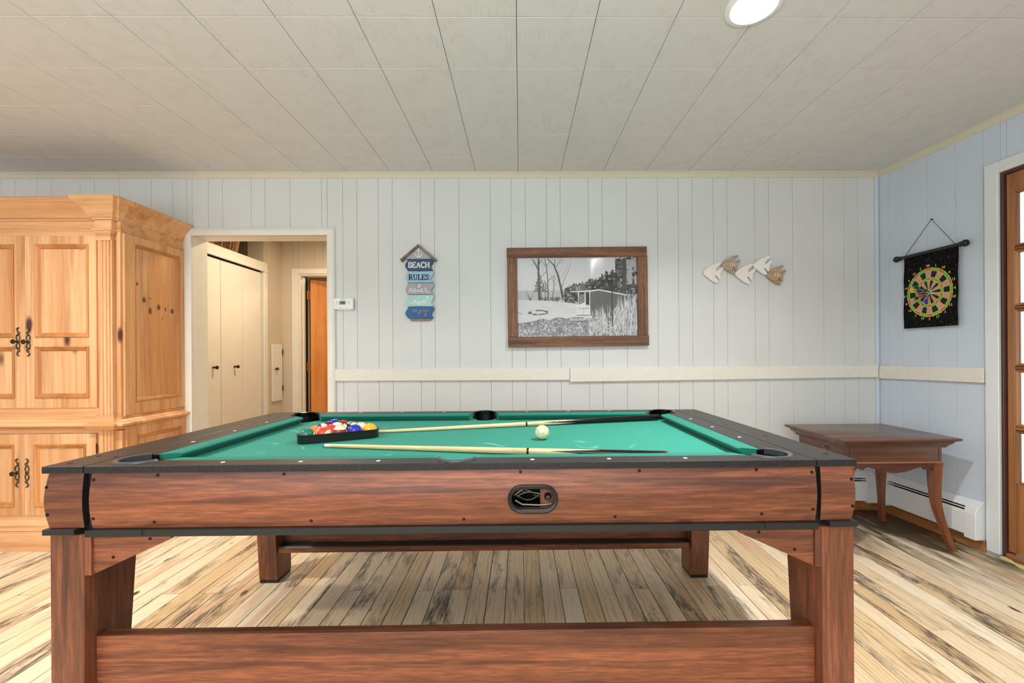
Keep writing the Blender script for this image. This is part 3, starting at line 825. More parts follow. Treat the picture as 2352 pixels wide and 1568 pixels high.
# sights
for k in (-3, -2, -1, 1, 2, 3):
    for y in (1.230, 2.281):
        B().cyl((CX+0.2205*k, y, TZ-0.001), (CX+0.2205*k, y, TZ+0.0006), 0.0062, n=20).end('sight', M['sight'], tb)
for k in (-1, 0, 1):
    for x in (BX0-0.034, BX1+0.034):
        B().cyl((x, 1.753+0.2205*k, TZ-0.001), (x, 1.753+0.2205*k, TZ+0.0006), 0.0062, n=20).end('sight', M['sight'], tb)
# bolts on the end slabs
for x, y in ((TX0+0.035, 1.235), (TX0+0.03, 1.325), (TX0+0.045, 1.60), (TX0+0.05, 2.18), (SX0-0.018, 1.31), (SX0-0.02, 1.9), (TX1-0.035, 1.27), (TX1-0.05, 1.56), (TX1-0.075, 1.80), (TX1-0.05, 2.17)):
    B().lathe([(0.0068, TZ-0.001), (0.0062, TZ+0.0012), (0.0, TZ+0.0016)], (x, y, 0), 'Z', 16).end('bolt', M['screw'], tb, 50)
# aprons with a bulging face
def bul(t): return 0.0105*math.sin(PI*min(max(t, 0), 1))
ZA0, ZA1 = 0.664, 0.8195
def long_apron(y, sgn):
    b = B(); nz = 12; rings = []
    for k in range(nz+1):
        t = k/nz; z = ZA0+(ZA1-ZA0)*t; e = bul(t)
        yo = y-sgn*e
        rings.append([(SX0+0.012, yo, z), (SX1+0.002, yo, z), (SX1+0.002, y+sgn*0.018, z), (SX0+0.012, y+sgn*0.018, z)])
    b.loft(rings); return b
fa = long_apron(TY0+0.014, 1).end('front_apron', M['walnutX'])
def stadium(cx, cz, w, h, n=16):
    r_ = h/2; P = []
    for k in range(n+1): t = -PI/2+PI*k/n; P.append((cx+w/2-r_+r_*math.cos(t), cz+r_*math.sin(t)))
    for k in range(n+1): t = PI/2+PI*k/n; P.append((cx-w/2+r_+r_*math.cos(t), cz+r_*math.sin(t)))
    return P
RC = (0.033, 0.737)
c_ = B().prism_xz(stadium(*RC, 0.128, 0.066), 1.1, 1.3).end('cut', M['dark'])
pcut = cutters(0.0005, 0.702, 0.9)
bool_cut(fa, [c_]+pcut)
for p in fa.data.polygons: p.use_smooth = True
fa.data.set_sharp_from_angle(angle=R(30))
for v in fa.data.vertices: v.co -= tb.location
fa.parent = tb
ba = long_apron(TY1-0.014, -1).end('rear_apron', M['walnutX'])
bool_cut(ba, pcut)
for v in ba.data.vertices: v.co -= tb.location
ba.parent = tb
# opening in the cabinet behind the hand hole
for v in carc.data.vertices: v.co += tb.location
carc.parent = None
bool_cut(carc, [c_]+pcut); kill([c_]+pcut)
for v in carc.data.vertices: v.co -= tb.location
carc.parent = tb
# ball return: oval ring, box with knob and cables behind it
b = B(); rings = []
for dd, y in ((0.0, 1.206), (0.0, 1.196), (0.003, 1.1935), (0.008, 1.1925), (0.0115, 1.195), (0.0125, 1.206)):
    rings.append([(x, y, z) for x, z in stadium(*RC, 0.118+2*dd, 0.056+2*dd)])
b.loft(rings, caps=False); lab(b.end('return_ring', M['blackplastic'], tb, 40), 'black oval ring')
b = B(); b.box(RC[0]-0.075, RC[0]+0.075, 1.30, 1.305, 0.70, 0.782); b.end('return_box', M['dark'], tb)
b = B(); b.box(RC[0]+0.022, RC[0]+0.066, 1.226, 1.232, 0.70, 0.778); b.end('return_board', M['walnutZ'], tb)
b = B(); b.lathe([(0.0, 1.205), (0.007, 1.206), (0.0098, 1.211), (0.010, 1.228)], (RC[0]+0.043, 0, RC[1]), 'Y', 20); b.end('return_knob', M['blackplastic'], tb, 40)
b = B()
for k in range(7):
    pts = []
    a = random.uniform(-.02, .012); s_ = random.uniform(.4, 1.2)
    for u in range(13):
        t = u/12; pts.append((RC[0]-0.045+0.07*t, 1.245+0.01*k+0.008*math.sin(t*5+k), RC[1]+a+0.012*math.sin(t*4*s_+k*1.7)))
    b.tube(pts, 0.0016, 6)
b.tube([(RC[0]-0.052, 1.24, RC[1]-0.002), (RC[0]-0.03, 1.24, RC[1]+0.014), (RC[0]-0.008, 1.24, RC[1]+0.03)], 0.0028, 8)
b.tube([(RC[0]-0.05, 1.22, RC[1]-0.01), (RC[0]-0.03, 1.22, RC[1]-0.022), (RC[0]+0.02, 1.22, RC[1]-0.0245), (RC[0]+0.055, 1.22, RC[1]-0.021)], 0.0022, 8)
lab(b.end('cable', plain('cable_grey', (150, 146, 122), 0.4), tb, 60), 'tangled grey cables')
# end aprons: bulging outside, front and back
def end_apron(x_in, x_out):
    s_ = 1 if x_out > x_in else -1
    b = B(); rings = []; nz = 12
    for k in range(nz+1):
        t = k/nz; z = ZA0+0.003+(ZA1-ZA0-0.003)*t; e = bul(t)
        xi = x_in+s_*0.008; xo = x_out+s_*e*0.45
        y0, y1 = TY0+0.012-e*0.95, TY1-0.012+e*0.95
        rings.append([(xi+s_*(-e*0.35), y0, z), (xo, y0, z), (xo, y1, z), (xi+s_*(-e*0.35), y1, z)])
    f = [[(p[0], p[1], p[2]) for p in r_[:2]]+[(r_[1][0], TY0+0.05, r_[1][2]), (r_[0][0], TY0+0.05, r_[0][2])] for r_ in rings]
    g = [[(r_[0][0], TY0+0.0505, r_[0][2]), (r_[1][0], TY0+0.0505, r_[1][2]), r_[2], r_[3]] for r_ in rings]
    cb_ = B().loft(f); bmesh.ops.recalc_face_normals(cb_.bm, faces=cb_.bm.faces)
    for q in cb_.bm.faces:
        if q.normal.x*s_ < -0.7: q.material_index = 1
    cb_.end('apron_corner', [M['walnutX'], M['blackband']], tb, 30)
    b.bm.free(); return B().loft(g).end('end_apron', M['walnutY'], tb, 30)
end_apron(SX0-0.001, TX0+0.006); end_apron(SX1+0.008, TX1-0.006)
# black bands under the aprons
for y0, y1 in ((TY0-0.002, TY0+0.045), (TY1-0.045, TY1+0.002)):
    for x0, x1 in ((SX0+0.004, -1.047), (-1.0455, 0.684), (0.6855, SX1+0.003)):
        B().box(x0, x1, y0, y1, 0.6445, 0.663, 0.0015).end('black_band', M['blackband'], tb)
for x0, x1 in ((TX0-0.002, TX0+0.085), (TX1-0.075, TX1+0.004)):
    B().box(x0, x1, TY0-0.001, TY1+0.001, 0.650, 0.6662, 0.0015).end('black_band', M['blackband'], tb)
# legs
def leg(xo, xi, front):
    lo, hi = min(xo, xi), max(xo, xi)
    if front: f0, f1 = 1.214, 1.214; r0, r1 = 1.340, 1.390
    else: f0, f1 = 2.170, 2.118; r0, r1 = 2.296, 2.296
    b = B(); b.hexa([(lo, f0, 0.016), (hi, f0, 0.016), (hi, r0, 0.016), (lo, r0, 0.016)], [(lo, f1, 0.645), (hi, f1, 0.645), (hi, r1, 0.645), (lo, r1, 0.645)], 0.002)
    l = b.end('leg', M['walnutZ'], tb)
    B().box(lo+0.002, hi-0.002, f0+0.002, r0-0.002, 0.0, 0.0165, 0.001).end('foot_pad', M['blackplastic'], l)
XL0, XL1 = -1.319, -1.226; XR0, XR1 = 0.860, 0.951
for fr in (True, False): leg(XL0, XL1, fr); leg(XR1, XR0, fr)
# corner braces
for sx, xi in ((1, XL1), (-1, XR0)):
    for y0, y1 in ((1.222, 1.240), (1.372, 1.390), (2.110, 2.128), (2.270, 2.288)):
        pts = [(xi+sx*0.019, 0.645), (xi+sx*0.235, 0.645), (xi+sx*0.235, 0.627), (xi+sx*0.019, 0.529)]
        B().prism_xz(pts, y0, y1, 0.001).end('corner_brace', M['walnutX'], tb)
    for y0, y1 in ((1.2155, 1.262), (2.248, 2.294)):
        x0, x1 = sorted((xi, xi+sx*0.019))
        B().box(x0, x1, y0, y1, 0.529, 0.6445, 0.001).end('brace_block', M['walnutZ'], tb)
    for (u, z) in ((0.075, 0.577), (0.178, 0.628)):
        B().lathe([(0.0045, 1.2225), (0.004, 1.2205), (0.0, 1.220)], (xi+sx*u, 0, z), 'Y', 10).end('screw', M['screw'], tb)
# stretchers
for y0, y1, yl0, yl1 in ((1.248, 1.283, 1.283, 1.335), (2.225, 2.260, 2.172, 2.225)):
    B().box(XL1, XR0, y0, y1, 0.150, 0.338, 0.0015).end('stretcher', M['walnutX'], tb)
    B().box(XL1, XR0, yl0, yl1, 0.150, 0.178, 0.0015).end('stretcher_ledge', M['walnutX'], tb)
    B().box(XL1+0.003, XR0-0.003, yl0+0.002, yl1-0.003, 0.1782, 0.1835, 0.001).end('ledge_strip', M['blackband'], tb)
for x in (XL1+0.06, XR0-0.06):
    B().lathe([(0.006, 2.2255), (0.005, 2.222), (0.0, 2.2215)], (x, 0, 0.222), 'Y', 10).end('screw', M['rim'], tb)
# ribbed gutter strip under the front left
b = B()
for k in range(22): b.box(-1.0+k*0.0092, -1.0+k*0.0092+0.007, 1.25, 1.28, 0.632, 0.645)
lab(b.end('gutter_strip', M['blackplastic'], tb), 'ribbed black plastic strip')
# screws in the aprons: (x, z)
def yfront(z): return TY0+0.014-bul((z-ZA0)/(ZA1-ZA0))
from_px = [(210,1107),(353,1093),(640,1093),(1184,1090),(1460,1086),(1734,1083),(1869,1094),(209,1195),(345,1204),(702,1202),(1053,1199),(1403,1194),(1745,1188),(1868,1178)]
for sx_, zz_ in [(-1.189,.800),(-1.014,.816),(-.664,.814),(-.001,.814),(.335,.816),(.668,.817),(.832,.802),(-1.190,.693),(-1.023,.681),(-.588,.680),(-.161,.680),(.265,.683),(.681,.687),(.831,.699)]:
    zz_ = min(max(zz_, ZA0+0.012), ZA1-0.009); yy = yfront(zz_)
    B().lathe([(0.0050, yy+0.0015), (0.0044, yy-0.0008), (0.0018, yy-0.0010), (0.0, yy+0.001)], (min(max(sx_, SX0+0.019), SX1-0.008), 0, zz_), 'Y', 12).end('screw', M['screw'], tb)
for x, z in ((TX0+0.006, 0.782), (TX0+0.008, 0.706), (TX1-0.010, 0.783), (TX1-0.008, 0.708)):
    yy = TY0+0.012-bul((z-ZA0)/(ZA1-ZA0))*0.95
    B().lathe([(0.0050, yy+0.0015), (0.0044, yy-0.0008), (0.0, yy-0.001)], (x, 0, z), 'Y', 12).end('screw', M['screw'], tb)

# ============================================================ BALLS, RACK, CUES
BR = 0.0286; BZ = BED+BR
def ball_mat(name, c, kind, cream=(236, 226, 196)):
    m, nt, bs = mat_new(name)
    tc = nt.nodes.new('ShaderNodeTexCoord'); sx = nt.nodes.new('ShaderNodeSeparateXYZ'); nt.links.new(tc.outputs['Object'], sx.inputs[0])
    if kind == 'cue':
        v = tc.outputs['Object']; nn = noise(nt, v, 60, 4)
        nt.links.new(ramp(nt, nn, [(0.4, srgb(236, 230, 196)), (0.65, srgb(214, 206, 160))]), bs.inputs['Base Color'])
    else:
        col = srgb(c)
        if kind == 'stripe':
            az = math_n(nt, 'ABSOLUTE', sx.outputs[2]); f = math_n(nt, 'LESS_THAN', az, BR*0.52)
            col = mix(nt, f, srgb(cream), srgb(c))
        ax = math_n(nt, 'ABSOLUTE', sx.outputs[0]); f2 = math_n(nt, 'GREATER_THAN', ax, BR*0.895)
        col = mix(nt, f2, col, srgb(cream)); nt.links.new(col, bs.inputs['Base Color'])
    bs.inputs['Roughness'].default_value = 0.07; bs.inputs['Coat Weight'].default_value = 0.5
    return m
BC = {1: ('yellow', (236, 176, 40)), 2: ('blue', (24, 36, 178)), 3: ('red', (232, 62, 26)), 4: ('purple', (72, 30, 130)), 5: ('orange', (240, 132, 66)), 6: ('green', (14, 118, 96)), 7: ('maroon', (150, 34, 32)), 8: ('black', (18, 18, 20))}
bm_ = {}
sph = B().sphere((0, 0, 0), BR, 32, 20)
sphme = bpy.data.meshes.new('ball'); bmesh.ops.recalc_face_normals(sph.bm, faces=sph.bm.faces); sph.bm.to_mesh(sphme)
for p in sphme.polygons: p.use_smooth = True
inkm = plain('number_ink', (20, 20, 20), 0.2)
def axes(pole, num_):
    z = Vector(pole).normalized(); x = Vector(num_); x = (x-z*x.dot(z)).normalized(); y = z.cross(x)
    return Matrix((x, y, z)).transposed().to_4x4()
def ball(num, pos, rot, label):
    me = sphme.copy(); c = BC[num if num <= 8 else num-8][1]
    key = num
    me.materials.append(ball_mat('ball_paint', c, 'stripe' if num > 8 else 'solid'))
    o = bpy.data.objects.new('billiard_ball', me); COL.objects.link(o)
    o.matrix_world = Matrix.Translation(pos) @ (axes(*rot[1:]) if rot[0] == 'ax' else Matrix.Identity(4)) @ Matrix.Identity(4) if rot[0] == 'ax' else Matrix.Translation(pos) @ Matrix.Rotation(R(rot[2]), 4, 'Z') @ Matrix.Rotation(R(rot[1]), 4, 'Y') @ Matrix.Rotation(R(rot[0]), 4, 'Z')
    tag(o, label, 'billiard ball', 'billiard balls in the rack')
    V, F = text_pts(str(num), 0.013)
    for sgn in (1, -1):
        m2 = bpy.data.meshes.new('number'); P = []
        for v in V:
            p = Vector((math.sqrt(max(BR**2-v.x**2-v.y**2, 0)), v.x, v.y)).normalized()*(BR+0.00012)
            if sgn < 0: p = Vector((-p.x, -p.y, p.z))
            P.append(p)
        m2.from_pydata(P, [], F); m2.materials.append(inkm)
        n = bpy.data.objects.new('number', m2); COL.objects.link(n); n.parent = o
    return o
A = Vector((-0.826, 1.668, BZ)); u = Vector((math.cos(R(28.0)), math.sin(R(28.0)), 0))*0.0576
w_ = Vector((math.cos(R(88.0)), math.sin(R(88.0)), 0))*0.0576
lay = {
 (0,0): (6, (0, 0, 10), 'solid green ball, nearest left corner of the rack'),
 (1,0): (11, ('ax', (.93, -.2, -.35), (.2, .7, .6)), 'red striped ball with cream side, second in the front row of the rack'),
 (2,0): (15, (0, 3, 15), 'maroon striped ball with cream cap in the middle of the front row'),
 (3,0): (2, (0, 32, -20), 'solid blue ball beside the yellow ball in the front row'),
 (4,0): (1, (0, 5, 5), 'solid yellow ball at the right corner of the rack'),
 (0,1): (5, (0, 34, -30), 'solid orange ball behind the green ball at the left of the rack'),
 (1,1): (3, (0, 30, 20), 'solid red ball, second row of the rack'),
 (2,1): (8, (0, -42, -92), 'black ball with cream number circle in the second row'),
 (3,1): (9, ('ax', (.85, -.45, .2), (.1, .5, -.8)), 'yellow and cream striped ball behind the solid yellow ball'),
 (0,2): (12, ('ax', (.8, .1, .6), (.2, .9, -.2)), 'purple striped ball behind the orange ball'),
 (1,2): (13, (0, 24, -90), 'ball showing a cream cap in the centre of the rack'),
 (2,2): (14, ('ax', (.77, -.64, 0), (-.5, -.6, .64)), 'green ball with number circle behind the black ball'),
 (0,3): (4, (0, 0, 15), 'solid purple ball in the fourth row of the rack'),
 (1,3): (7, (0, 0, 0), 'solid maroon ball at the back right side of the rack'),
 (0,4): (10, ('ax', (.5, -.6, -.6), (.6, .6, 0)), 'blue striped ball at the far corner of the rack')}
for (i, j), (num, rot, lb) in lay.items(): ball(num, A+u*i+w_*j, rot, lb)
me = sphme.copy(); me.materials.append(ball_mat('cue_ball_paint', None, 'cue'))
cb = bpy.data.objects.new('cue_ball', me); COL.objects.link(cb); cb.location = (0.085, 1.693, BZ)
tag(cb, 'worn ivory white cue ball alone on the green cloth', 'billiard ball')
for t, p in ((R(-50), -0.35),):
    q = Vector((math.cos(t)*math.cos(p), math.sin(t)*math.cos(p), math.sin(p)))
    d_ = B().cyl(q*(BR-0.0003), q*(BR+0.00015), 0.0022, n=14).end('dot', plain('dot_red', (88, 60, 44), 0.3)); d_.parent = cb
# triangle rack
def hull(rad):
    C3 = [A, A+u*4, A+w_*4]; cen = (C3[0]+C3[1]+C3[2])/3; P = []
    order = [C3[0], C3[1], C3[2]]
    for k in range(3):
        p = order[k]; a = order[(k-1)%3]; c = order[(k+1)%3]
        n1 = (p-a).normalized(); n1 = Vector((n1.y, -n1.x, 0)); n2 = (c-p).normalized(); n2 = Vector((n2.y, -n2.x, 0))
        t1 = math.atan2(n1.y, n1.x); t2 = math.atan2(n2.y, n2.x)
        while t2 < t1: t2 += 2*PI
        for s_ in range(11):
            t = t1+(t2-t1)*s_/10; P.append((p.x+rad*math.cos(t), p.y+rad*math.sin(t)))
    return P
b = B(); z0 = BED+0.0008; rings = []
for rad, z in ((BR+0.0045, z0), (BR+0.0045, z0+0.034), (BR+0.011, z0+0.0345), (BR+0.011, z0+0.0325), (BR+0.0065, z0+0.0305), (BR+0.0065, z0)):
    rings.append([(x, y, z) for x, y in hull(rad)])
rings.append(rings[0]); b.loft(rings, caps=False)
rk = b.end('ball_rack', M['blackplastic'], None, 40, merge=True)
tag(rk, 'black plastic triangle rack around the billiard balls', 'ball rack')
# cues
M['maple'] = wood('maple', (240, 218, 172), (226, 200, 150), (170, 130, 84), 'X', 1.0, 0, 0.25, 0.2, 0.3)
M['ferrule'] = plain('ferrule', (232, 230, 222), 0.3)
def cue(p0, p1, label, length, L1):
    p0 = Vector(p0); p1 = Vector(p1); d = (p1-p0).normalized()
    t_ = thing('pool_cue', label, 'pool cue', tuple(p0), 'pool cues on the table')
    q = lambda s_: p0+d*s_
    rad = lambda s_: 0.0062+0.0078*(s_/length)
    t_.location = p0
    B().cyl(q(0), q(0.006), 0.0058, n=20).end('tip', plain('tip_leather', (96, 120, 130), 0.8), t_, 40)
    B().cyl(q(0.006), q(0.030), 0.0061, n=20).end('ferrule', M['ferrule'], t_, 40)
    B().cyl(q(0.030), q(L1), rad(0.03), rad(L1), n=20).end('shaft', M['maple'], t_, 40)
    B().cyl(q(L1), q(L1+0.007), rad(L1)+0.0006, n=20).end('joint_collar', M['blackgloss'], t_, 40)
    L2 = L1+0.25
    B().cyl(q(L1+0.007), q(L2), rad(L1), rad(L2), n=20).end('forearm', M['maple'], t_, 40)
    # black butt with long points let into the maple
    b = B(); b.cyl(q(L2), q(length), rad(L2)+0.0002, rad(length), n=20)
    uu = d.orthogonal().normalized(); ww = d.cross(uu)
    for k in range(4):
        th0 = PI/2*k+R(20); rings = []
        for s_ in range(9):
            f = s_/8; s0 = L2-(1-f)*0.17; r_ = rad(s0)+0.00025
            half = R(45)*f+0.01
            rings.append([tuple(q(s0)+(uu*math.cos(th0+a*half)+ww*math.sin(th0+a*half))*r_) for a in (-1, -.6, -.2, .2, .6, 1)])
        b.loft(rings, closed=False, caps=False)
    b.end('butt', M['blackgloss'], t_, 40)
    B().cyl(q(length), q(length+0.008), 0.0142, 0.0125, n=20).end('bumper', M['blackplastic'], t_, 40)
    return t_
cue((-0.640, 1.851, BED+0.0074), (0.738, 2.168, BED+0.0165), 'maple pool cue with black butt lying from the rack to the far right pocket', 1.366, 0.680)
cue((-0.722, 1.578, BED+0.0075), (0.60, 1.322, BED+0.0155), 'maple pool cue lying nearest the front rail with its white ferrule before the rack', 1.20, 0.757)

# ============================================================ ARMOIRE
ar = thing('armoire', 'tall honey pine armoire with raised panels, fluted corners and crown moulding', 'wardrobe', (-2.95, 2.84, 0))
AX0, AX1 = -3.505, -2.395; AY = 2.600; AYB = 3.075; AM = -2.95
PF = 2.572   # pilaster front
# bodies
b = B(); b.box(AX0, AX1, AY, AYB, 0.75, 2.06); b.end('upper_body', M['pineZ'], ar)
b = B(); b.box(AX0-0.01, AX1+0.01, AY-0.008, AYB, 0.06, 0.705); b.end('lower_body', M['pineZ'], ar)
# plinth and base moulding
b = B(); b.u_mould(AX0-0.01, AX1+0.01, AY-0.008, AYB, [(0, 0.0), (0.035, 0.0), (0.035, 0.10), (0.028, 0.115), (0, 0.115)]); b.end('plinth', M['pineX'], ar)
b = B(); b.u_mould(AX0-0.01, AX1+0.01, AY-0.008, AYB, [(0, 0.115), (0.030, 0.118), (0.026, 0.130), (0.019, 0.136), (0.022, 0.146), (0.012, 0.160), (0.008, 0.178), (0, 0.182)]); b.end('base_moulding', M['pineX'], ar, 30)
# waist moulding, with breaks over the pilasters
wp = [(0, 0.712), (0.020, 0.712), (0.028, 0.716), (0.031, 0.722), (0.026, 0.727), (0.042, 0.731), (0.049, 0.739), (0.049, 0.747), (0.042, 0.755), (0.020, 0.760), (0.010, 0.770), (0.014, 0.788), (0, 0.79)]
b = B(); b.u_mould(AX0, AX1, AY, AYB, wp); b.end('waist_moulding', M['pineX'], ar, 30)
for x0, x1 in ((AX0-0.004, AX0+0.105), (AX1-0.122, AX1-0.022)):
    b = B(); b.u_mould(x0, x1, PF, PF+0.05, [(0, 0.712), (0.018, 0.712), (0.026, 0.718), (0.028, 0.724), (0.034, 0.731), (0.040, 0.739), (0.040, 0.747), (0.034, 0.755), (0.012, 0.760), (0.004, 0.775), (0.004, 0.80), (0, 0.80)]); b.end('waist_break', M['pineX'], ar, 30)
# crown, frieze, bead
crown = [(0, 1.955), (0.008, 1.958), (0.012, 1.966), (0.020, 1.970), (0.022, 1.980), (0.028, 1.986), (0.032, 2.000), (0.044, 2.020), (0.058, 2.034), (0.062, 2.040), (0.062, 2.046), (0.068, 2.050), (0.076, 2.060), (0.078, 2.066), (0.078, 2.078), (0, 2.078)]
b = B(); b.u_mould(AX0+0.008, AX1-0.008, AY-0.004, AYB, crown); b.end('crown_moulding', M['pineX'], ar, 30)
b = B(); b.u_mould(AX0, AX1, AY, AYB, [(0, 1.893), (0.004, 1.893), (0.010, 1.897), (0.012, 1.903), (0.008, 1.908), (0.004, 1.910), (0.003, 1.957), (0, 1.957)]); b.end('frieze', M['pineX'], ar, 30)
b = B(); b.box(AX0, AX1, AY-0.004, AY+0.02, 2.05, 2.078); b.box(AX0, AX1, AY, AYB, 2.06, 2.078); b.end('top_board', M['pineX'], ar)
for x0, x1 in ((AX0-0.004, AX0+0.105), (AX1-0.122, AX1-0.022)):
    b = B(); b.u_mould(x0, x1, PF, PF+0.05, [(o_, z+0.001) for o_, z in crown]); b.box(x0, x1, PF, PF+0.05, 1.957, 2.0785); b.end('crown_break', M['pineX'], ar, 30)
    b = B(); b.box(x0, x1, PF-0.006, PF+0.04, 1.910, 1.955, 0.001); b.u_mould(x0, x1, PF-0.006, PF+0.04, [(0, 1.888), (0.008, 1.892), (0.011, 1.897), (0.008, 1.903), (0.004, 1.909), (0, 1.910)]); b.end('frieze_block', M['pineX'], ar, 30)
    b = B(); b.box(x0+0.008, x1-0.008, PF-0.004, PF+0.03, 1.850, 1.888); b.u_mould(x0+0.008, x1-0.008, PF-0.004, PF+0.03, [(0, 1.872), (0.002, 1.872), (0.008, 1.884), (0.010, 1.889), (0, 1.889)]); b.u_mould(x0+0.008, x1-0.008, PF-0.004, PF+0.03, [(0, 1.836), (-0.004, 1.836), (0.001, 1.845), (0.001, 1.850), (0, 1.852)])
    b.end('capital', M['pineX'], ar, 30)
    # fluted pilasters, upper and lower
    for z0, z1 in ((0.80, 1.842), (0.18, 0.712)):
        xa, xb = x0+0.014, x1-0.004
        P = [(xa, PF+0.03), (xa, PF)]; n = 4; w = (xb-xa)/n
        for k in range(n):
            a = xa+k*w
            P += [(a+w*0.18, PF), (a+w*0.26, PF+0.006), (a+w*0.5-w*0.1, PF+0.0025), (a+w*0.62, PF), (a+w*0.98, PF)] if k else [(a+w*0.5, PF)]
        P += [(xb, PF), (xb, PF+0.03)]
        b = B(); b.prism_xy(P, z0, z1); b.end('pilaster', M['pineZ'], ar)
# doors
MP = M['pineMould']
def arm_door(x0, x1, z0, z1, panels_, handle_x, knob_side, yf):
    b = B()
    px0, px1 = panels_[0][0], panels_[0][1]
    b.box(x0, px0, yf, yf+0.020, z0, z1, 0.0012); b.box(px1, x1, yf, yf+0.020, z0, z1, 0.0012)
    zz = [z0]+[v for p in panels_ for v in (p[2], p[3])]+[z1]
    for a, c in zip(zz[::2], zz[1::2]): b.box(px0, px1, yf+0.0001, yf+0.020, a, c)
    d = b.end('door', M['pineZ'], ar)
    for (a, c, e, f) in panels_:
        B().box(a, c, yf+0.010, yf+0.016, e, f).end('panel', M['pineZ'], d)
        m_ = B(); m_.rect_mould(a-0.006, c+0.006, e-0.006, f+0.006, yf, [(0, 0.0005), (0.001, -0.005), (0.006, -0.007), (0.011, -0.003), (0.015, 0.0), (0.019, 0.001), (0.024, 0.007), (0.028, 0.0105), (0.006, 0.0105)])
        m_.end('panel_bead', MP, d, 25)
    return d
def escutcheon(door, x, zc_, y, knob, flip=1):
    b = B(); r_ = 0.0024
    for s_ in (1, -1):
        Q = lambda pts: [(x+flip*px_, y-0.004, zc_+s_*pz) for px_, pz in pts]
        b.tube(Q([(-.009, .012), (-.0105, .022), (-.009, .034), (-.003, .040), (.004, .040), (.009, .034), (.0105, .022), (.009, .012)]), r_, 8)
        b.tube(Q([(-.009, .038), (-.002, .043), (.007, .046), (.010, .052), (.006, .059), (-.001, .058), (-.004, .053), (0, .050)]), [r_*1.1]*5+[r_*.9, r_*.8, r_*.6], 8)
        b.tube(Q([(.006, .058), (-.002, .063), (-.007, .070), (-.004, .079), (.004, .084), (.009, .083)]), [r_*.8, r_*1.1, r_*1.4, r_*1.5, r_*1.1, r_*.4], 8)
    b.box(x-0.009, x+0.009, y-0.008, y, zc_-0.011, zc_+0.011, 0.003)
    h = b.end('handle_plate', M['bronze'], door, 50)
    if knob:
        b = B(); b.lathe([(0.0, y-0.036), (0.006, y-0.035), (0.0135, y-0.032), (0.0145, y-0.029), (0.011, y-0.025), (0.005, y-0.020), (0.005, y-0.006)], (x, 0, zc_), 'Y', 20)
        b.end('knob', M['knobm'], door, 40)
yf = AY-0.013
dR = arm_door(AM+0.001, -2.528, 0.842, 1.868, [(-2.884, -2.578, 0.906, 1.202), (-2.884, -2.578, 1.268, 1.812)], 0, 0, yf)
dL = arm_door(-3.372, AM-0.001, 0.842, 1.868, [(-3.322, -3.016, 0.906, 1.202), (-3.322, -3.016, 1.268, 1.812)], 0, 0, yf)
escutcheon(dR, -2.927, 1.236, yf, True, -1); escutcheon(dL, -2.987, 1.238, yf, True, 1)
yl = AY-0.021
eR = arm_door(AM+0.001, -2.528, 0.205, 0.688, [(-2.888, -2.590, 0.262, 0.622)], 0, 0, yl)
eL = arm_door(-3.372, AM-0.001, 0.205, 0.688, [(-3.310, -3.012, 0.262, 0.622)], 0, 0, yl)
escutcheon(eR, -2.930, 0.458, yl, False, -1); escutcheon(eL, -2.988, 0.460, yl, True, 1)
for z0, z1 in ((0.78, 0.842), (1.868, 1.895)): B().box(AX0+0.09, AX1-0.10, AY-0.006, AY+0.002, z0, z1).end('cross_rail', M['pineX'], ar)
for z0, z1 in ((0.18, 0.203), (0.690, 0.713)): B().box(AX0+0.09, AX1-0.10, AY-0.014, AY, z0, z1).end('cross_rail', M['pineX'], ar)
for d_, z in ((eR, 0.60), (eR, 0.29)):
    B().cyl((-2.5255, yl+0.002, z-0.03), (-2.5255, yl+0.002, z+0.03), 0.0035, n=10).end('hinge', M['knobm'], d_)
# side (right) with frame and recessed panels
SMx = Matrix.Translation((AX1, 0, 0)) @ Matrix.Rotation(PI/2, 4, 'Z')    # local x -> +Y, local y -> -X
def knotty(base_name, knots):
    m = M['pineZ'].copy(); m.name = base_name; nt = m.node_tree; bs = nt.nodes['Principled BSDF']
    col = bs.inputs['Base Color'].links[0].from_socket
    tc = nt.nodes.new('ShaderNodeTexCoord')
    for (y, z, ry, rz) in knots:
        sb = nt.nodes.new('ShaderNodeVectorMath'); sb.operation = 'SUBTRACT'; nt.links.new(tc.outputs['Object'], sb.inputs[0]); sb.inputs[1].default_value = (0, y, z)
        ms = nt.nodes.new('ShaderNodeVectorMath'); ms.operation = 'MULTIPLY'; nt.links.new(sb.outputs[0], ms.inputs[0]); ms.inputs[1].default_value = (0, 0.75/ry, 0.75/rz)
        ln = nt.nodes.new('ShaderNodeVectorMath'); ln.operation = 'LENGTH'; nt.links.new(ms.outputs[0], ln.inputs[0])
        f = ramp(nt, ln.outputs['Value'], [(0.0, (0.55, 0.55, 0.55, 1)), (0.25, (0.95, 0.95, 0.95, 1)), (0.7, (0.8, 0.8, 0.8, 1)), (1.0, (0, 0, 0, 1))])
        col = mix(nt, f, col, srgb(70, 44, 42))
    nt.links.new(col, bs.inputs['Base Color']); return m
side_mat = knotty('honey_pine_knotty', [(2.755-2.84, 1.505, .012, .017), (2.800-2.84, 1.440, .010, .020), (2.865-2.84, 1.470, .012, .017), (2.920-2.84, 1.462, .006, .012), (2.975-2.84, 1.455, .012, .016), (3.02-2.84, 1.380, .010, .018), (2.800-2.84, 1.520, .005, .006), (2.895-2.84, 1.40, .004, .007), (3.022-2.84, 1.47, .005, .006), (2.690-2.84, 0.98, .007, .012), (2.705-2.84, 1.60, .008, .011)])
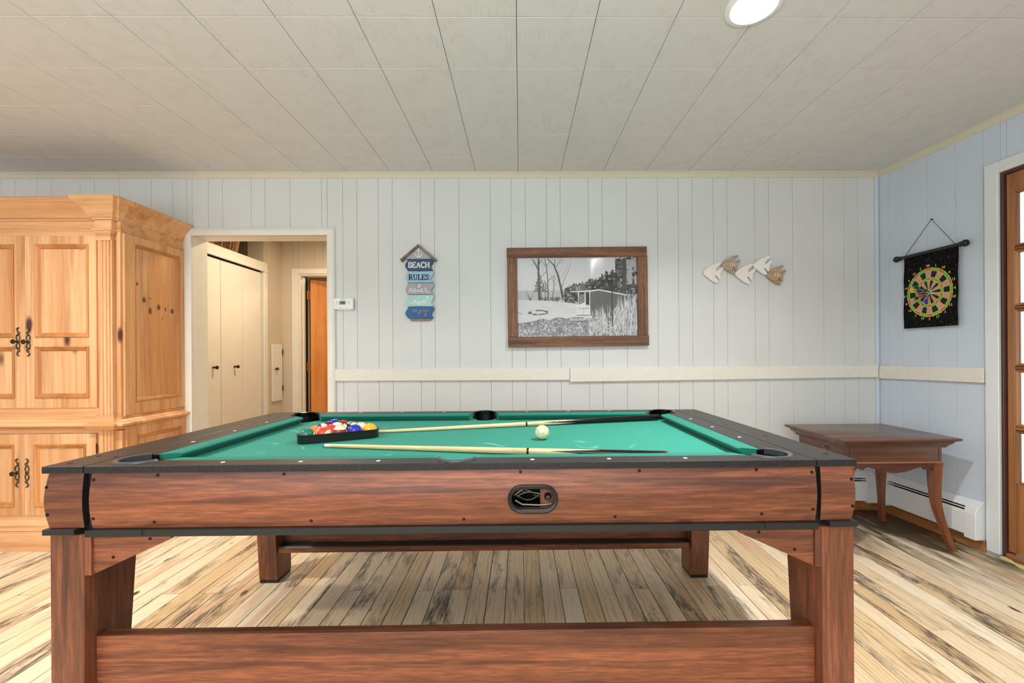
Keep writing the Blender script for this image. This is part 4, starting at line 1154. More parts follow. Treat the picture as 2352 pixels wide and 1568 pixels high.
def side_panel(z0, z1, pz0, pz1, o_, name='side_panel'):
    py0, py1 = 2.678, 3.030
    b = B(SMx)
    b.box(AY+0.012, py0, -o_-0.012, 0, z0, z1, 0.001); b.box(py1, AYB, -o_-0.012, 0, z0, z1, 0.001)
    b.box(py0, py1, -o_-0.012, 0, z0, pz0); b.box(py0, py1, -o_-0.012, 0, pz1, z1)
    f = b.end('side_frame', M['pineZ'], ar)
    B(SMx).box(py0, py1, -o_-0.003, 0.002, pz0, pz1).end('panel', side_mat if pz0 > 0.7 else M['pineZ'], f)
    m_ = B(SMx); m_.rect_mould(py0-0.003, py1+0.003, pz0-0.003, pz1+0.003, -o_-0.012, [(0, 0.0005), (0.001, -0.003), (0.007, -0.004), (0.012, 0.0), (0.018, 0.002), (0.024, 0.008), (0.004, 0.0085)])
    m_.end('panel_bead', MP, f, 25)
side_panel(0.79, 1.893, 0.868, 1.842, 0.0)
side_panel(0.182, 0.712, 0.25, 0.655, 0.010)
B().box(AX1-0.018, AX1+0.002, AY-0.006, AY+0.012, 0.79, 1.90, 0.001).end('corner_strip', M['pineZ'], ar)
# latch and cord loop at the back edge
b = B(); b.cyl((AX1+0.018, AYB+0.001, 0.95), (AX1+0.018, AYB+0.001, 1.05), 0.005, n=10); b.end('rear_hinge', M['rim'], ar)

# ============================================================ SIDE TABLE
st_ = thing('side_table', 'dark cherry side table with scalloped apron and curved legs in the corner', 'table', (2.17, 2.68, 0))
X0, X1, Y0, Y1 = 1.826, 2.506, 2.402, 2.940
def ring4(o, z): return [(X0-o, Y0-o, z), (X1+o, Y0-o, z), (X1+o, Y1+o, z), (X0-o, Y1+o, z)]
b = B(); b.loft([ring4(o, z) for o, z in ((-0.012, 0.634), (-0.004, 0.634), (0.0, 0.638), (0.002, 0.643), (0.0, 0.648), (-0.004, 0.650))]); b.end('table_top', M['cherryX'], st_, 40)
b = B(); b.loft([ring4(o, z) for o, z in ((-0.052, 0.589), (-0.046, 0.590), (-0.046, 0.596), (-0.040, 0.598), (-0.040, 0.604), (-0.030, 0.612), (-0.022, 0.622), (-0.020, 0.629), (-0.012, 0.631), (-0.012, 0.634))]); b.end('top_moulding', M['cherryX'], st_, 40)
XA, XB, YA, YB_ = X0+0.055, X1-0.055, Y0+0.055, Y1-0.055
for y0 in (YA+0.004, YB_-0.02): B().box(XA+0.006, XB-0.006, y0, y0+0.016, 0.507, 0.590).end('apron', M['cherryX'], st_)
for x0 in (XA+0.004, XB-0.02): B().box(x0, x0+0.016, YA+0.02, YB_-0.02, 0.507, 0.59).end('side_apron', M['cherryY'], st_)
b = B(); b.loft([[(XA-o, YA-o, z), (XB+o, YA-o, z), (XB+o, YB_+o, z), (XA-o, YB_+o, z)] for o, z in ((0.0, 0.499), (0.008, 0.501), (0.008, 0.507), (0.0, 0.509))]); b.end('bead', wood('cherry_bead', (190, 138, 96), (160, 108, 74), (90, 56, 40), 'X', 1, 0, 0.25, 0.3, 0.3), st_)
for x_ in (XA+0.024, XB-0.024): B().box(x_-0.001, x_+0.001, YA+0.0032, YA+0.006, 0.511, 0.586).end('drawer_gap', M['dark'], st_)
prof = [(0, .040), (.07, .044), (.085, .030), (.11, .026), (.13, .036), (.16, .040), (.18, .028), (.21, .024), (.28, .034), (.38, .050), (.5, .060), (.62, .052), (.72, .036), (.79, .024), (.82, .028), (.84, .040), (.87, .036), (.89, .026), (.915, .030), (.93, .044), (1, .040)]
for y0, y1 in ((YA+0.002, YA+0.018), (YB_-0.018, YB_-0.002)):
    P = [(XA+0.02+(XB-XA-0.04)*u_, 0.500-d_) for u_, d_ in prof]
    b = B()
    for (xa, za), (xb, zb) in zip(P, P[1:]): b.prism_xz([(xa, za), (xb, zb), (xb, 0.5005), (xa, 0.5005)], y0, y1)
    b.end('scalloped_skirt', M['cherryX'], st_, merge=True)
for x0, x1 in ((XA+0.002, XA+0.018), (XB-0.018, XB-0.002)):
    P = [(YA+0.02+(YB_-YA-0.04)*u_, 0.500-d_) for u_, d_ in prof]
    b = B()
    for (xa, za), (xb, zb) in zip(P, P[1:]): b.prism_yz([(xa, za), (xb, zb), (xb, 0.5005), (xa, 0.5005)], x0, x1)
    b.end('scalloped_skirt', M['cherryY'], st_, merge=True)
# drop pull on the left side
b = B(); b.cyl((XA+0.001, 2.62, 0.565), (XA-0.012, 2.62, 0.565), 0.005, n=12); b.tube([(XA-0.010, 2.605, 0.556), (XA-0.014, 2.62, 0.548), (XA-0.010, 2.635, 0.556)], 0.003, 8)
b.end('drop_pull', M['brass'], st_, 40)
for sx, xc in ((-1, XA), (1, XB)):
    for sy, yc in ((-1, YA), (1, YB_)):
        rings = []
        for k in range(15):
            t = k/14; z = 0.5*(1-t)
            k_ = max(0, (t-0.45)/0.55)**1.8
            sweep = (0.046*k_-0.006*math.sin(PI*min(t/0.7, 1)))*(1 if sy < 0 else 0.4)
            w = 0.052-0.020*min(t/0.7, 1)-0.002*t; hw = w/2
            cx_ = xc+sx*(sweep-hw); cy_ = yc+sy*(sweep*0.8-hw)
            rings.append([(cx_-hw, cy_-hw, z), (cx_+hw, cy_-hw, z), (cx_+hw, cy_+hw, z), (cx_-hw, cy_+hw, z)])
        b = B(); b.loft(rings); b.end('leg', M['cherryZ'], st_, 35)

# ============================================================ THERMOSTAT
th = thing('thermostat', 'white wall thermostat with small green display beside the doorway', 'thermostat', (-1.256, YW, 1.512))
b = B(MBW); b.box(-1.325, -1.187, -0.030, -0.006, 1.473, 1.552, 0.004, 2); b.box(-1.305, -1.21, -0.007, 0, 1.468, 1.545); b.end('case', M['white'], th, 40)
b = B(MBW); b.box(-1.283, -1.240, -0.0312, -0.0295, 1.507, 1.532, 0.0005); scr = b.end('display', plain('lcd', (104, 122, 92), 0.3), th)
b = B(MBW); add_text(b, '70', 0.022, -1.258, 1.5195, -0.0316); b.end('digits', inkm, scr)
b = B(MBW)
for x, z in ((-1.304, 1.528), (-1.304, 1.519), (-1.304, 1.510), (-1.294, 1.528), (-1.294, 1.519), (-1.294, 1.510)): b.box(x-0.003, x+0.003, -0.0312, -0.029, z-0.002, z+0.002, 0.0005)
for z in (1.526, 1.513): b.box(-1.222, -1.212, -0.0315, -0.029, z-0.004, z+0.004, 0.0015)
b.end('buttons', plain('button_grey', (190, 192, 196), 0.4), th)
b = B(MBW)
for x0, x1, z in ((-1.278, -1.244, 1.543), (-1.283, -1.266, 1.484), (-1.238, -1.228, 1.486)): b.box(x0, x1, -0.0306, -0.030, z-0.0014, z+0.0014)
b.end('print', plain('print_grey', (130, 132, 138), 0.5), th)

# ============================================================ BEACH SIGN
SX, SZ = -0.721, 1.934
SM = Matrix.Translation((SX, YW-0.006, 0))
K = 0.1403*0.003142       # crop pixel to metres at the wall
sg = thing('wall_sign', 'small wooden beach hut sign with five painted planks of words and an anchor', 'sign', (SX, YW, 1.66))
def sp(cx_, cy_): return ((cx_-595)*K, SZ-(cy_-150)*K)      # position on the sign from its own drawing
wedge = plain('sign_wood_edge', (150, 128, 104), 0.6, var=0.3, vs=40)
for s_ in (1, -1):
    P = [sp(595, 150), sp(595, 192), sp(595+s_*272, 432), sp(595+s_*292, 398)]
    b = B(SM); b.prism_xz(P, -0.034, 0.0, 0.001); b.end('roof_board', wood('sign_driftwood', (156, 140, 126), (118, 100, 86), (70, 56, 46), 'X', 2.0, 0, 0.7, 0.5, 0.7), sg)
b = B(SM); b.prism_xz([sp(595, 196), sp(378, 384), sp(825, 384)], -0.018, -0.004); gb = b.end('gable', plain('gable_grey', (172, 174, 176), 0.6, var=0.12, vs=30), sg)
wht = plain('white_paint', (240, 240, 236), 0.5)
b = B(SM)
def sr(pts, w, y): b.ribbon([sp(*p) for p in pts], w*K, y, 0.004)
sr([(597, 262), (597, 352)], 13, -0.018); sr([(566, 266), (628, 266)], 9, -0.018)
sr([(597+14*math.cos(t), 241+14*math.sin(t)) for t in [2*PI*k/14 for k in range(15)]], 8, -0.018)
sr([(548, 304), (556, 330), (574, 348), (597, 358), (620, 348), (640, 330), (648, 304)], [7*K, 9*K, 11*K, 13*K, 11*K, 9*K, 7*K] and 11, -0.018)
for s_ in (1, -1): sr([(597+s_*50, 300), (597+s_*62, 318)], 14, -0.018); sr([(597+s_*50, 300), (597+s_*36, 314)], 10, -0.018)
b.end('anchor', wht, gb)
def plank(y0, y1, xl, xr, col, waves, name='sign_plank'):
    n = 16; P = []
    for k in range(n+1):
        t = k/n; P.append(sp(xr+waves*math.sin(t*PI*2+0.6), y0+(y1-y0)*t))
    for k in range(n, -1, -1):
        t = k/n; P.append(sp(xl+waves*math.sin(t*PI*2+1.2), y0+(y1-y0)*t))
    # concave outline: build as strips between the wavy ends
    Rr = P[:n+1]; L = P[n+1:][::-1]
    b = B(SM)
    for k in range(n): b.prism_xz([L[k+1], Rr[k+1], Rr[k], L[k]], -0.018, 0.0)
    o = b.end(name, [col], sg, merge=True); return o
mats_ = [plain('navy', (28, 74, 112), 0.55, var=0.15, vs=30), plain('sky', (150, 196, 226), 0.55, var=0.08, vs=30), plain('plank_grey', (166, 167, 170), 0.55, var=0.08, vs=30), plain('aqua', (172, 216, 214), 0.55, var=0.08, vs=30), plain('royal', (26, 98, 158), 0.55, var=0.15, vs=30)]
pl = [plank(390, 572, 396, 812, mats_[0], 20), plank(588, 768, 398, 812, mats_[1], 20), plank(778, 958, 398, 818, mats_[2], 17), plank(968, 1150, 398, 818, mats_[3], 20), plank(1162, 1344, 396, 818, mats_[4], 20)]
lab(pl[0], 'navy plank lettered BEACH'); lab(pl[1], 'light blue plank lettered RULES:'); lab(pl[2], 'grey plank lettered relax'); lab(pl[3], 'aqua plank lettered unwind'); lab(pl[4], 'blue plank lettered enjoy')
b = B(SM); b.prism_xz([sp(440, 1350), sp(800, 1350), sp(780, 1384), sp(460, 1384)], -0.012, 0, 0.0005); b.box(-0.012, 0.012, -0.004, 0.001, 1.42, 1.86); b.end('back_strip', wedge, sg)
def arcp(cx_, cy_, rx, ry, a0, a1, n=12): return [(cx_+rx*math.cos(R(a0+(a1-a0)*k/n)), cy_+ry*math.sin(R(a0+(a1-a0)*k/n))) for k in range(n+1)]
SER = { # glyphs on unit height (y up), entries (points, weight)
 'B': (.72, [([(.17,0),(.17,1)],2), ([(.02,.97),(.4,.97)],1), ([(.02,.03),(.4,.03)],1), ([(.2,.53),(.4,.53)],1), (arcp(.38,.75,.2,.22,90,-90),1.6), (arcp(.38,.28,.25,.25,90,-90),1.7)]),
 'E': (.68, [([(.17,0),(.17,1)],2), ([(.02,.97),(.6,.97)],1), ([(.02,.03),(.62,.03)],1), ([(.2,.52),(.45,.52)],1), ([(.6,1),(.6,.74)],1), ([(.62,0),(.62,.28)],1), ([(.45,.62),(.45,.42)],1)]),
 'A': (.82, [([(.4,1),(.12,0)],1), ([(.4,1),(.68,0)],2), ([(.2,.33),(.58,.33)],1), ([(.0,.03),(.26,.03)],1), ([(.52,.03),(.82,.03)],1)]),
 'C': (.75, [(arcp(.42,.5,.32,.46,50,310,18),1.6), ([(.64,1),(.64,.72)],1), ([(.64,.26),(.64,.14)],1)]),
 'H': (.85, [([(.17,0),(.17,1)],2), ([(.66,0),(.66,1)],2), ([(.17,.52),(.66,.52)],1), ([(.02,.97),(.32,.97)],1), ([(.02,.03),(.32,.03)],1), ([(.51,.97),(.81,.97)],1), ([(.51,.03),(.81,.03)],1)]),
 'R': (.82, [([(.17,0),(.17,1)],2), ([(.02,.97),(.4,.97)],1), ([(.02,.03),(.32,.03)],1), ([(.2,.48),(.4,.48)],1), (arcp(.38,.73,.22,.245,90,-90),1.6), ([(.38,.48),(.64,.03)],2), ([(.6,.03),(.8,.03)],1)]),
 'U': (.8, [([(.17,1),(.17,.3)],2), (arcp(.4,.3,.23,.27,180,360),1.3), ([(.63,.3),(.63,1)],1), ([(.02,.97),(.32,.97)],1), ([(.5,.97),(.76,.97)],1)]),
 'L': (.66, [([(.17,0),(.17,1)],2), ([(.02,.97),(.34,.97)],1), ([(.02,.03),(.6,.03)],1), ([(.6,0),(.6,.3)],1)]),
 'S': (.62, [([(.5,.78),(.46,.92),(.3,.97),(.14,.9),(.1,.76),(.18,.63),(.32,.54),(.46,.44),(.52,.28),(.46,.12),(.3,.03),(.14,.08),(.08,.24)],1.5), ([(.5,1),(.5,.74)],.8), ([(.08,0),(.08,.28)],.8)]),
 ':': (.3, [([(.12,.62),(.12,.74)],2.2), ([(.12,.06),(.12,.18)],2.2)])}
def serif_word(word, x0, x1, ybase, h, mat, parent):
    tot = sum(SER[c][0] for c in word); kx = (x1-x0)/tot; b = B(SM); x = x0
    for c in word:
        wd_, st = SER[c]
        for pts, wt in st: b.ribbon([sp(x+px*kx, ybase-py*h) for px, py in pts], (5+7.5*wt)*K, -0.0182, 0.0012)
        x += wd_*kx
    return b.end('lettering', mat, parent)
serif_word('BEACH', 424, 776, 528, 92, wht, pl[0])
serif_word('RULES:', 430, 786, 724, 86, plain('dark_ink', (52, 54, 58), 0.5), pl[1])
def cr(P, n=7):
    P = [Vector(p) for p in P]; out = []
    for i in range(len(P)-1):
        p0 = P[max(i-1, 0)]; p1 = P[i]; p2 = P[i+1]; p3 = P[min(i+2, len(P)-1)]
        for k in range(n):
            t = k/n; out.append(0.5*((2*p1)+(p2-p0)*t+(2*p0-5*p1+4*p2-p3)*t*t+(3*p1-p0-3*p2+p3)*t**3))
    out.append(P[-1]); return [tuple(p) for p in out]
def script(strokes, w, mat, parent):
    b = B(SM)
    for s_ in strokes: b.ribbon([sp(*p) for p in cr(s_)], w*K, -0.0182, 0.0011)
    return b.end('lettering', mat, parent)
script([[(432,925),(445,885),(462,868),(474,872),(468,890),(480,920)],[(474,872),(492,862),(500,872)],[(480,915),(520,905),(545,885),(535,868),(517,885),(515,912),(535,925),(565,905),(600,850),(622,810),(608,798),(594,830),(592,890),(605,915),(628,900)],
        [(672,872),(645,868),(628,895),(640,918),(662,905),(674,870),(672,905),(688,912)],[(688,852),(712,890),(735,925),(765,932)],[(722,850),(705,885),(680,920)]], 10, wht, pl[2])
script([[(455,1062),(462,1090),(474,1100),(484,1080),(488,1060),(488,1100)],[(500,1112),(504,1070),(518,1052),(528,1070),(530,1110)],[(545,1060),(548,1095),(562,1098),(570,1070),(574,1098),(590,1092),(596,1058)],
        [(600,1062),(604,1120),(612,1130),(620,1060)],[(640,1060),(636,1098)],[(655,1110),(662,1058),(680,1055),(684,1100)],[(735,1060),(708,1062),(700,1092),(722,1098),(738,1050),(742,1000),(732,990),(722,1030),(728,1090),(760,1105)]], 9, wht, pl[3])
copper = plain('copper_paint', (168, 118, 84), 0.4)
script([[(480,1240),(505,1215),(508,1200),(492,1205),(486,1235),(500,1248),(520,1236)],[(528,1248),(540,1205),(552,1205),(554,1246)],[(592,1210),(600,1262),(584,1278),(580,1262),(604,1238)],[(625,1212),(612,1228),(620,1246),(636,1232),(630,1212),(648,1214)],
        [(668,1206),(672,1236),(690,1232),(700,1204),(712,1270),(706,1312),(694,1310),(700,1268),(726,1236),(752,1196)]], 9, copper, pl[4])

# ============================================================ FRAMED PHOTOGRAPH
FX0, FX1, FZ0, FZ1 = -0.087, 0.918, 1.199, 1.9085
FMx = Matrix.Translation(((FX0+FX1)/2, YW-0.006, (FZ0+FZ1)/2)) @ Matrix.Rotation(R(-0.45), 4, 'Y')
fr = thing('framed_picture', 'large black and white lakeside cabin photograph in rough brown board frame', 'picture', ((FX0+FX1)/2, YW, (FZ0+FZ1)/2))
W2, H2 = (FX1-FX0)/2, (FZ1-FZ0)/2
FT = 0.030
B(FMx).box(-W2-0.002, W2-0.004, -FT, 0, H2-0.070, H2, 0.002).end('frame_board', M['frame'], fr)
B(FMx).box(-W2-0.001, W2+0.004, -FT, 0, -H2, -H2+0.073, 0.002).end('frame_board', M['frame'], fr)
B(FMx).box(-W2+0.0, -W2+0.071, -FT+0.001, 0, -H2+0.0735, H2-0.0705, 0.002).end('frame_board', M['frameZ'], fr)
B(FMx).box(W2-0.075, W2, -FT+0.001, 0, -H2+0.0735, H2-0.0705, 0.002).end('frame_board', M['frameZ'], fr)

def paint_picture(nx, nz):
    """grey values of the printed photograph on a grid; drawing units 0..2311 x 0..1500"""
    rng = np.random.default_rng(5)
    U = np.linspace(0, 2230, nx); V = np.linspace(0, 1490, nz)
    X, Y = np.meshgrid(U, V)
    def nz_(sx, sy, seed):
        r = np.random.default_rng(seed); gx = int(2230/sx)+3; gy = int(1490/sy)+3
        g = r.random((gy, gx)); fx = X/sx; fy = Y/sy; ix = fx.astype(int); iy = fy.astype(int); tx = fx-ix; ty = fy-iy
        tx = tx*tx*(3-2*tx); ty = ty*ty*(3-2*ty)
        return (g[iy, ix]*(1-tx)+g[iy, ix+1]*tx)*(1-ty)+(g[iy+1, ix]*(1-tx)+g[iy+1, ix+1]*tx)*ty
    img = 205-8*(X/2230)+0*Y
    img = np.where(Y > 615, 176+8*nz_(200, 12, 1), img)
    shore = 785+20*np.sin(X/300)
    img = np.where(Y > shore, 206+10*(nz_(120, 20, 2)-.5), img)
    # dark bank
    bank = (Y > 745+0*X) & (Y < 800+(X-400)*0.11) & (X > 430) & (X < 1160)
    img = np.where(bank & (nz_(30, 8, 3) > 0.35+0.2*(Y > 800)), 95, img)
    # evergreen wood
    top = 560-0.30*(X-900)+60*(nz_(90, 3000, 4)-.5)
    top = np.where(X > 1560, 330+0*X, top); top = np.where((X > 1600) & (X < 1700), 250+abs(X-1660)*1.6, top)
    top = np.where((X > 1720) & (X < 1830), 240+abs(X-1775)*1.2, top)
    top = np.where(X > 1830, 25+0*X, top)
    wood_ = (X > 870+0.35*(700-Y).clip(0)*0.3) & (Y > top+70*(nz_(22, 22, 5)-.5)) & (Y < 840)
    tex = 40+185*(nz_(15, 15, 6)*nz_(45, 38, 7))**1.15+40*(nz_(8, 8, 8)-.5)
    img = np.where(wood_, tex, img)
    sky_r = (X > 2040) & (Y < 520) & (nz_(60, 80, 9) > 0.45)
    img = np.where(sky_r, 130+60*nz_(9, 9, 10), img)
    img = np.where((X > 1960) & (X < 2030) & (Y < 700) & (Y > 30), 60+30*nz_(10, 10, 11), img)
    def line(pts, w, val):
        nonlocal img
        for (x0, y0, *r0), (x1, y1, *r1) in zip(pts, pts[1:]):
            w0 = r0[0] if r0 else w; w1 = r1[0] if r1 else w
            dx, dy = x1-x0, y1-y0; L2 = dx*dx+dy*dy+1e-9
            m = (X > min(x0, x1)-w0-8) & (X < max(x0, x1)+w0+8) & (Y > min(y0, y1)-w0-8) & (Y < max(y0, y1)+w0+8)
            xs, ys = X[m], Y[m]; t = (((xs-x0)*dx+(ys-y0)*dy)/L2).clip(0, 1)
            d = np.hypot(xs-x0-t*dx, ys-y0-t*dy); ww = w0+(w1-w0)*t
            cov = ((ww*0.5+3.5-d)/5).clip(0, 1)*np.minimum(1, ww/5)
            img[m] = img[m]*(1-cov)+val*cov
    def poly(P, val):
        nonlocal img
        ins = np.zeros_like(X, bool); n = len(P)
        for i in range(n):
            x0, y0 = P[i]; x1, y1 = P[(i+1) % n]
            c = ((y0 > Y) != (y1 > Y)) & (X < (x1-x0)*(Y-y0)/((y1-y0)+1e-9)+x0); ins ^= c
        img = np.where(ins, val, img)
    # small pine behind the trunks
    cone = (abs(X-420) < (Y-330)*0.34+20) & (Y > 330) & (Y < 650) & (nz_(16, 16, 12) > 0.42)
    img = np.where(cone, 70+50*nz_(9, 9, 13), img)
    cone = (abs(X-515) < (Y-420)*0.25+10) & (Y > 430) & (Y < 650) & (nz_(14, 14, 14) > 0.5)
    img = np.where(cone, 90, img)
    # bare trees
    D = 66
    line([(405, 30, 30), (400, 250, 36), (405, 500, 40), (412, 780, 46)], 30, D)
    line([(395, 240, 14), (350, 140, 12), (280, 30, 8)], 10, D); line([(380, 170, 9), (310, 30, 6)], 8, D); line([(420, 120, 10), (470, 40, 6)], 8, D)
    line([(520, 20, 8), (548, 180, 14), (568, 380, 16), (575, 770, 20)], 14, 80); line([(560, 260, 8), (500, 300), (430, 380, 5)], 6, 90); line([(545, 160, 7), (610, 80, 4)], 6, 90); line([(555, 200, 7), (470, 70, 4)], 6, 90)
    line([(570, 440, 8), (640, 390, 6), (680, 340, 5)], 6, 90)
    line([(570, 20, 10), (690, 150, 22), (760, 330, 30), (810, 560, 34), (845, 740, 42)], 24, D)
    line([(700, 150, 10), (705, 30, 7)], 8, 85); line([(720, 190, 8), (780, 100, 6), (860, 20, 4)], 6, 90); line([(650, 110, 8), (590, 40, 5)], 6, 85)
    line([(835, 560, 10), (870, 440, 7), (960, 240, 5), (1010, 60, 3)], 6, 110); line([(790, 420, 5), (880, 300), (960, 120, 3)], 5, 130)
    line([(690, 330, 8), (680, 480, 10), (680, 600, 12), (650, 780, 14)], 10, 95); line([(680, 470, 6), (740, 330, 4), (800, 250, 3)], 5, 120); line([(682, 540, 6), (720, 480), (760, 440, 3)], 5, 120); line([(678, 450, 5), (640, 360), (610, 280, 3)], 5, 120)
    for x in (445, 520): line([(x, 640, 8), (x+8, 790, 10)], 8, 80)
    r = random.Random(3)
    for _ in range(150):
        x = r.uniform(270, 900); y = r.uniform(40, 560); a = r.uniform(-2.6, -0.5); l = r.uniform(25, 80)
        line([(x, y, 3), (x+l*math.cos(a), y+l*math.sin(a), 1.5)], 3, 135)
    for _ in range(14):
        x = 240+r.uniform(-10, 20); a = R(r.uniform(-125, -68)); l = r.uniform(90, 240)
        line([(x, 800, 5), (x+l*math.cos(a), 800+l*math.sin(a), 2)], 3, 105)
    # fire ring stones
    for _ in range(26):
        t = r.uniform(0, 2*PI); x = 390+190*math.cos(t)*r.uniform(.8, 1); y = 1030+38*math.sin(t)
        line([(x-16, y, 16), (x+16, y+r.uniform(-5, 5), 20)], 16, 62+r.uniform(0, 40))
    line([(0, 1030, 6), (80, 1050, 6)], 6, 90)
    # grass
    gy = 1165-60*np.sin((X-900)/1500)-(X > 1200)*0.0
    gr_ = Y > 1125+70*(nz_(150, 3000, 15)-.5)+np.where(X < 900, (900-X)*0.10, 0)
    g = 112+190*(nz_(8, 14, 16)*0.6+nz_(34, 30, 17)*0.5-0.42)
    img = np.where(gr_, g, img)
    # cabin
    wl_ = (Y*0)+88+14*(np.mod(Y, 26) < 6)
    poly([(1350, 640), (1520, 622), (2000, 735), (1995, 960), (1990, 1130), (1345, 1090)], -1)
    img = np.where(img == -1, 92+12*(np.mod(Y-0.04*X, 24) < 6)+6*nz_(60, 60, 18), img)
    poly([(1140, 660), (1340, 650), (1340, 900), (1140, 900)], 52); poly([(1170, 690), (1250, 680), (1250, 880), (1155, 890)], 84)
    img = np.where((X > 1165) & (X < 1245) & (Y > 700) & (Y < 870), 70+110*nz_(12, 12, 19), img)
    for P in ([(1130, 660), (1152, 660), (1150, 905), (1135, 905)], [(1250, 660), (1272, 660), (1270, 960), (1255, 960)], [(1338, 640), (1356, 640), (1350, 1090), (1334, 1090)]): poly(P, 222)
    poly([(1090, 925), (1250, 865), (1255, 960), (1335, 960), (1335, 1090), (1100, 1085)], 214)
    line([(1095, 925, 16), (1250, 862, 16)], 16, 236); line([(1130, 965, 6), (1335, 965, 8)], 8, 120); line([(1100, 1090, 10), (1330, 1095, 12)], 10, 80); line([(1230, 970, 5), (1230, 1080, 5)], 5, 150)
    line([(985, 648, 14), (1350, 640, 22), (1520, 618, 20), (2055, 728, 20)], 18, 226); line([(1520, 634, 7), (2050, 746, 7)], 6, 80)
    line([(2003, 745, 14), (1992, 1000, 12)], 12, 205)
    line([(1010, 1150, 12), (1240, 1150, 12)], 10, 210); line([(990, 1185, 14), (1240, 1180, 12), (1300, 1110, 10)], 12, 215); line([(1030, 1135, 10), (1220, 1140, 8)], 8, 50); line([(990, 1200, 14), (1230, 1200, 10)], 10, 50)
    dk = (X > 1340) & (X < 1830) & (Y > 1085+0.05*(X-1340)) & (Y < 1210) & (nz_(22, 40, 20) > 0.3)
    img = np.where(dk, 48+30*nz_(12, 20, 21), img)
    # tall reeds on the right
    rz = (X > 1800) & (Y > 980-0.28*(X-1800)+160*(nz_(30, 3000, 22)-.5)) | ((X > 2040) & (Y > 690))
    st = 95+185*(nz_(5, 70, 23)*0.75+nz_(18, 40, 24)*0.45-0.3)
    img = np.where(rz & gr_ | rz & (Y > 900) | ((X > 2040) & (Y > 700)), st, img)
    for _ in range(420):
        x = r.uniform(1300, 2230); y0 = r.uniform(1120, 1490) if x < 1850 else r.uniform(900, 1490)
        l = r.uniform(80, 260)*(0.8 if x < 1500 else 1); a = r.gauss(0, 26)
        line([(x, y0, 5), (x+a*0.4, y0-l*0.6, 4), (x+a, y0-l, 3)], 4, r.uniform(170, 228))
    for _ in range(260):
        x = r.uniform(0, 1900); y0 = r.uniform(1230, 1490); l = r.uniform(20, 70)
        line([(x, y0, 3), (x+r.gauss(0, 14), y0-l, 2)], 3, r.choice([80, 95, 205, 215]))
    line([(1776, 240, 12), (1766, 700, 18), (1762, 1160, 20), (1760, 1300, 14)], 14, 44); line([(1782, 260, 3), (1774, 1100, 4)], 3, 150)
    return img.clip(20, 245)/255
nx, nz = 330, 216
im = paint_picture(nx, nz)
px0, px1, pz0, pz1 = -W2+0.069, W2-0.073, -H2+0.0715, H2-0.068
xs_ = np.linspace(px0, px1, nx); zs_ = np.linspace(pz1, pz0, nz)
co = []
for j in range(nz):
    for i in range(nx):
        uu_ = i/nx; vv_ = j/nz
        # the loose sheet is buckled at the top
        vb = min(vv_/0.33, 1.0); fall = 1.0 if vv_ < 0.33 else math.exp(-((vv_-0.33)/0.07)**2)
        bk = 0.0135*math.exp(-((uu_-0.63)/0.13)**2)*vb*fall*(1+0.10*math.cos((uu_-0.6)*44))+0.006*math.exp(-((uu_-0.99)/0.06)**2)*(min(vv_/0.35, 1) if vv_ < 0.35 else math.exp(-((vv_-0.35)/0.08)**2))
        co.append(FMx @ Vector((xs_[i], -0.011-bk, zs_[j])) - fr.location)
fa_ = [(j*nx+i, (j+1)*nx+i, (j+1)*nx+i+1, j*nx+i+1) for j in range(nz-1) for i in range(nx-1)]
me = bpy.data.meshes.new('photo_print'); me.from_pydata(co, [], fa_)
at_ = me.color_attributes.new('print', 'FLOAT_COLOR', 'POINT')
lin = np.where(im <= 0.04045, im/12.92, ((im+0.055)/1.055)**2.4).reshape(-1)
buf = np.ones((nx*nz, 4), np.float32); buf[:, 0] = lin*0.97; buf[:, 1] = lin*0.99; buf[:, 2] = (lin*1.05).clip(0, 1)
at_.data.foreach_set('color', buf.ravel())
for p in me.polygons: p.use_smooth = True
m, nt, bs = mat_new('photo_print'); an = nt.nodes.new('ShaderNodeAttribute'); an.attribute_name = 'print'
nt.links.new(an.outputs['Color'], bs.inputs['Base Color']); bs.inputs['Roughness'].default_value = 0.16
me.materials.append(m)
po = bpy.data.objects.new('photo_print', me); COL.objects.link(po); po.parent = fr

# ============================================================ WOODEN FISH
K2 = 0.003142/9.046*1.0
fx0, fz0 = 1.225, 1.939
def fp(x, y): return (fx0+x*K2, fz0-y*K2)
fish = thing('fish_wall_art', 'row of five joined wooden fish cutouts, white and natural, on the back wall', 'wall art', (1.62, YW, 1.73))
F0 = [(280,600),(300,575),(350,530),(420,480),(500,445),(560,425),(620,402),(660,405),(655,440),(620,470),(570,510),(548,560),(560,592),(620,545),(690,500),(712,515),(700,550),(665,590),(645,650),(640,720),(632,755),(610,745),(570,690),(545,670),(535,680),(545,720),(580,770),(598,810),(580,828),(520,812),(440,765),(360,705),(300,650)]
def ear(P):
    """ear clipping triangulation"""
    idx = list(range(len(P))); A_ = sum(P[i][0]*P[(i+1) % len(P)][1]-P[(i+1) % len(P)][0]*P[i][1] for i in range(len(P)))
    if A_ < 0: idx.reverse()
    T_ = []
    def cr_(a, b_, c): return (b_[0]-a[0])*(c[1]-a[1])-(b_[1]-a[1])*(c[0]-a[0])
    g = 0
    while len(idx) > 3 and g < 5000:
        g += 1
        for k in range(len(idx)):
            a, b_, c = idx[k-1], idx[k], idx[(k+1) % len(idx)]
            if cr_(P[a], P[b_], P[c]) <= 1e-12: continue
            if any(q not in (a, b_, c) and cr_(P[a], P[b_], P[q]) >= 0 and cr_(P[b_], P[c], P[q]) >= 0 and cr_(P[c], P[a], P[q]) >= 0 for q in idx): continue
            T_.append((a, b_, c)); idx.pop(k); break
        else: break
    T_.append(tuple(idx[:3])); return T_
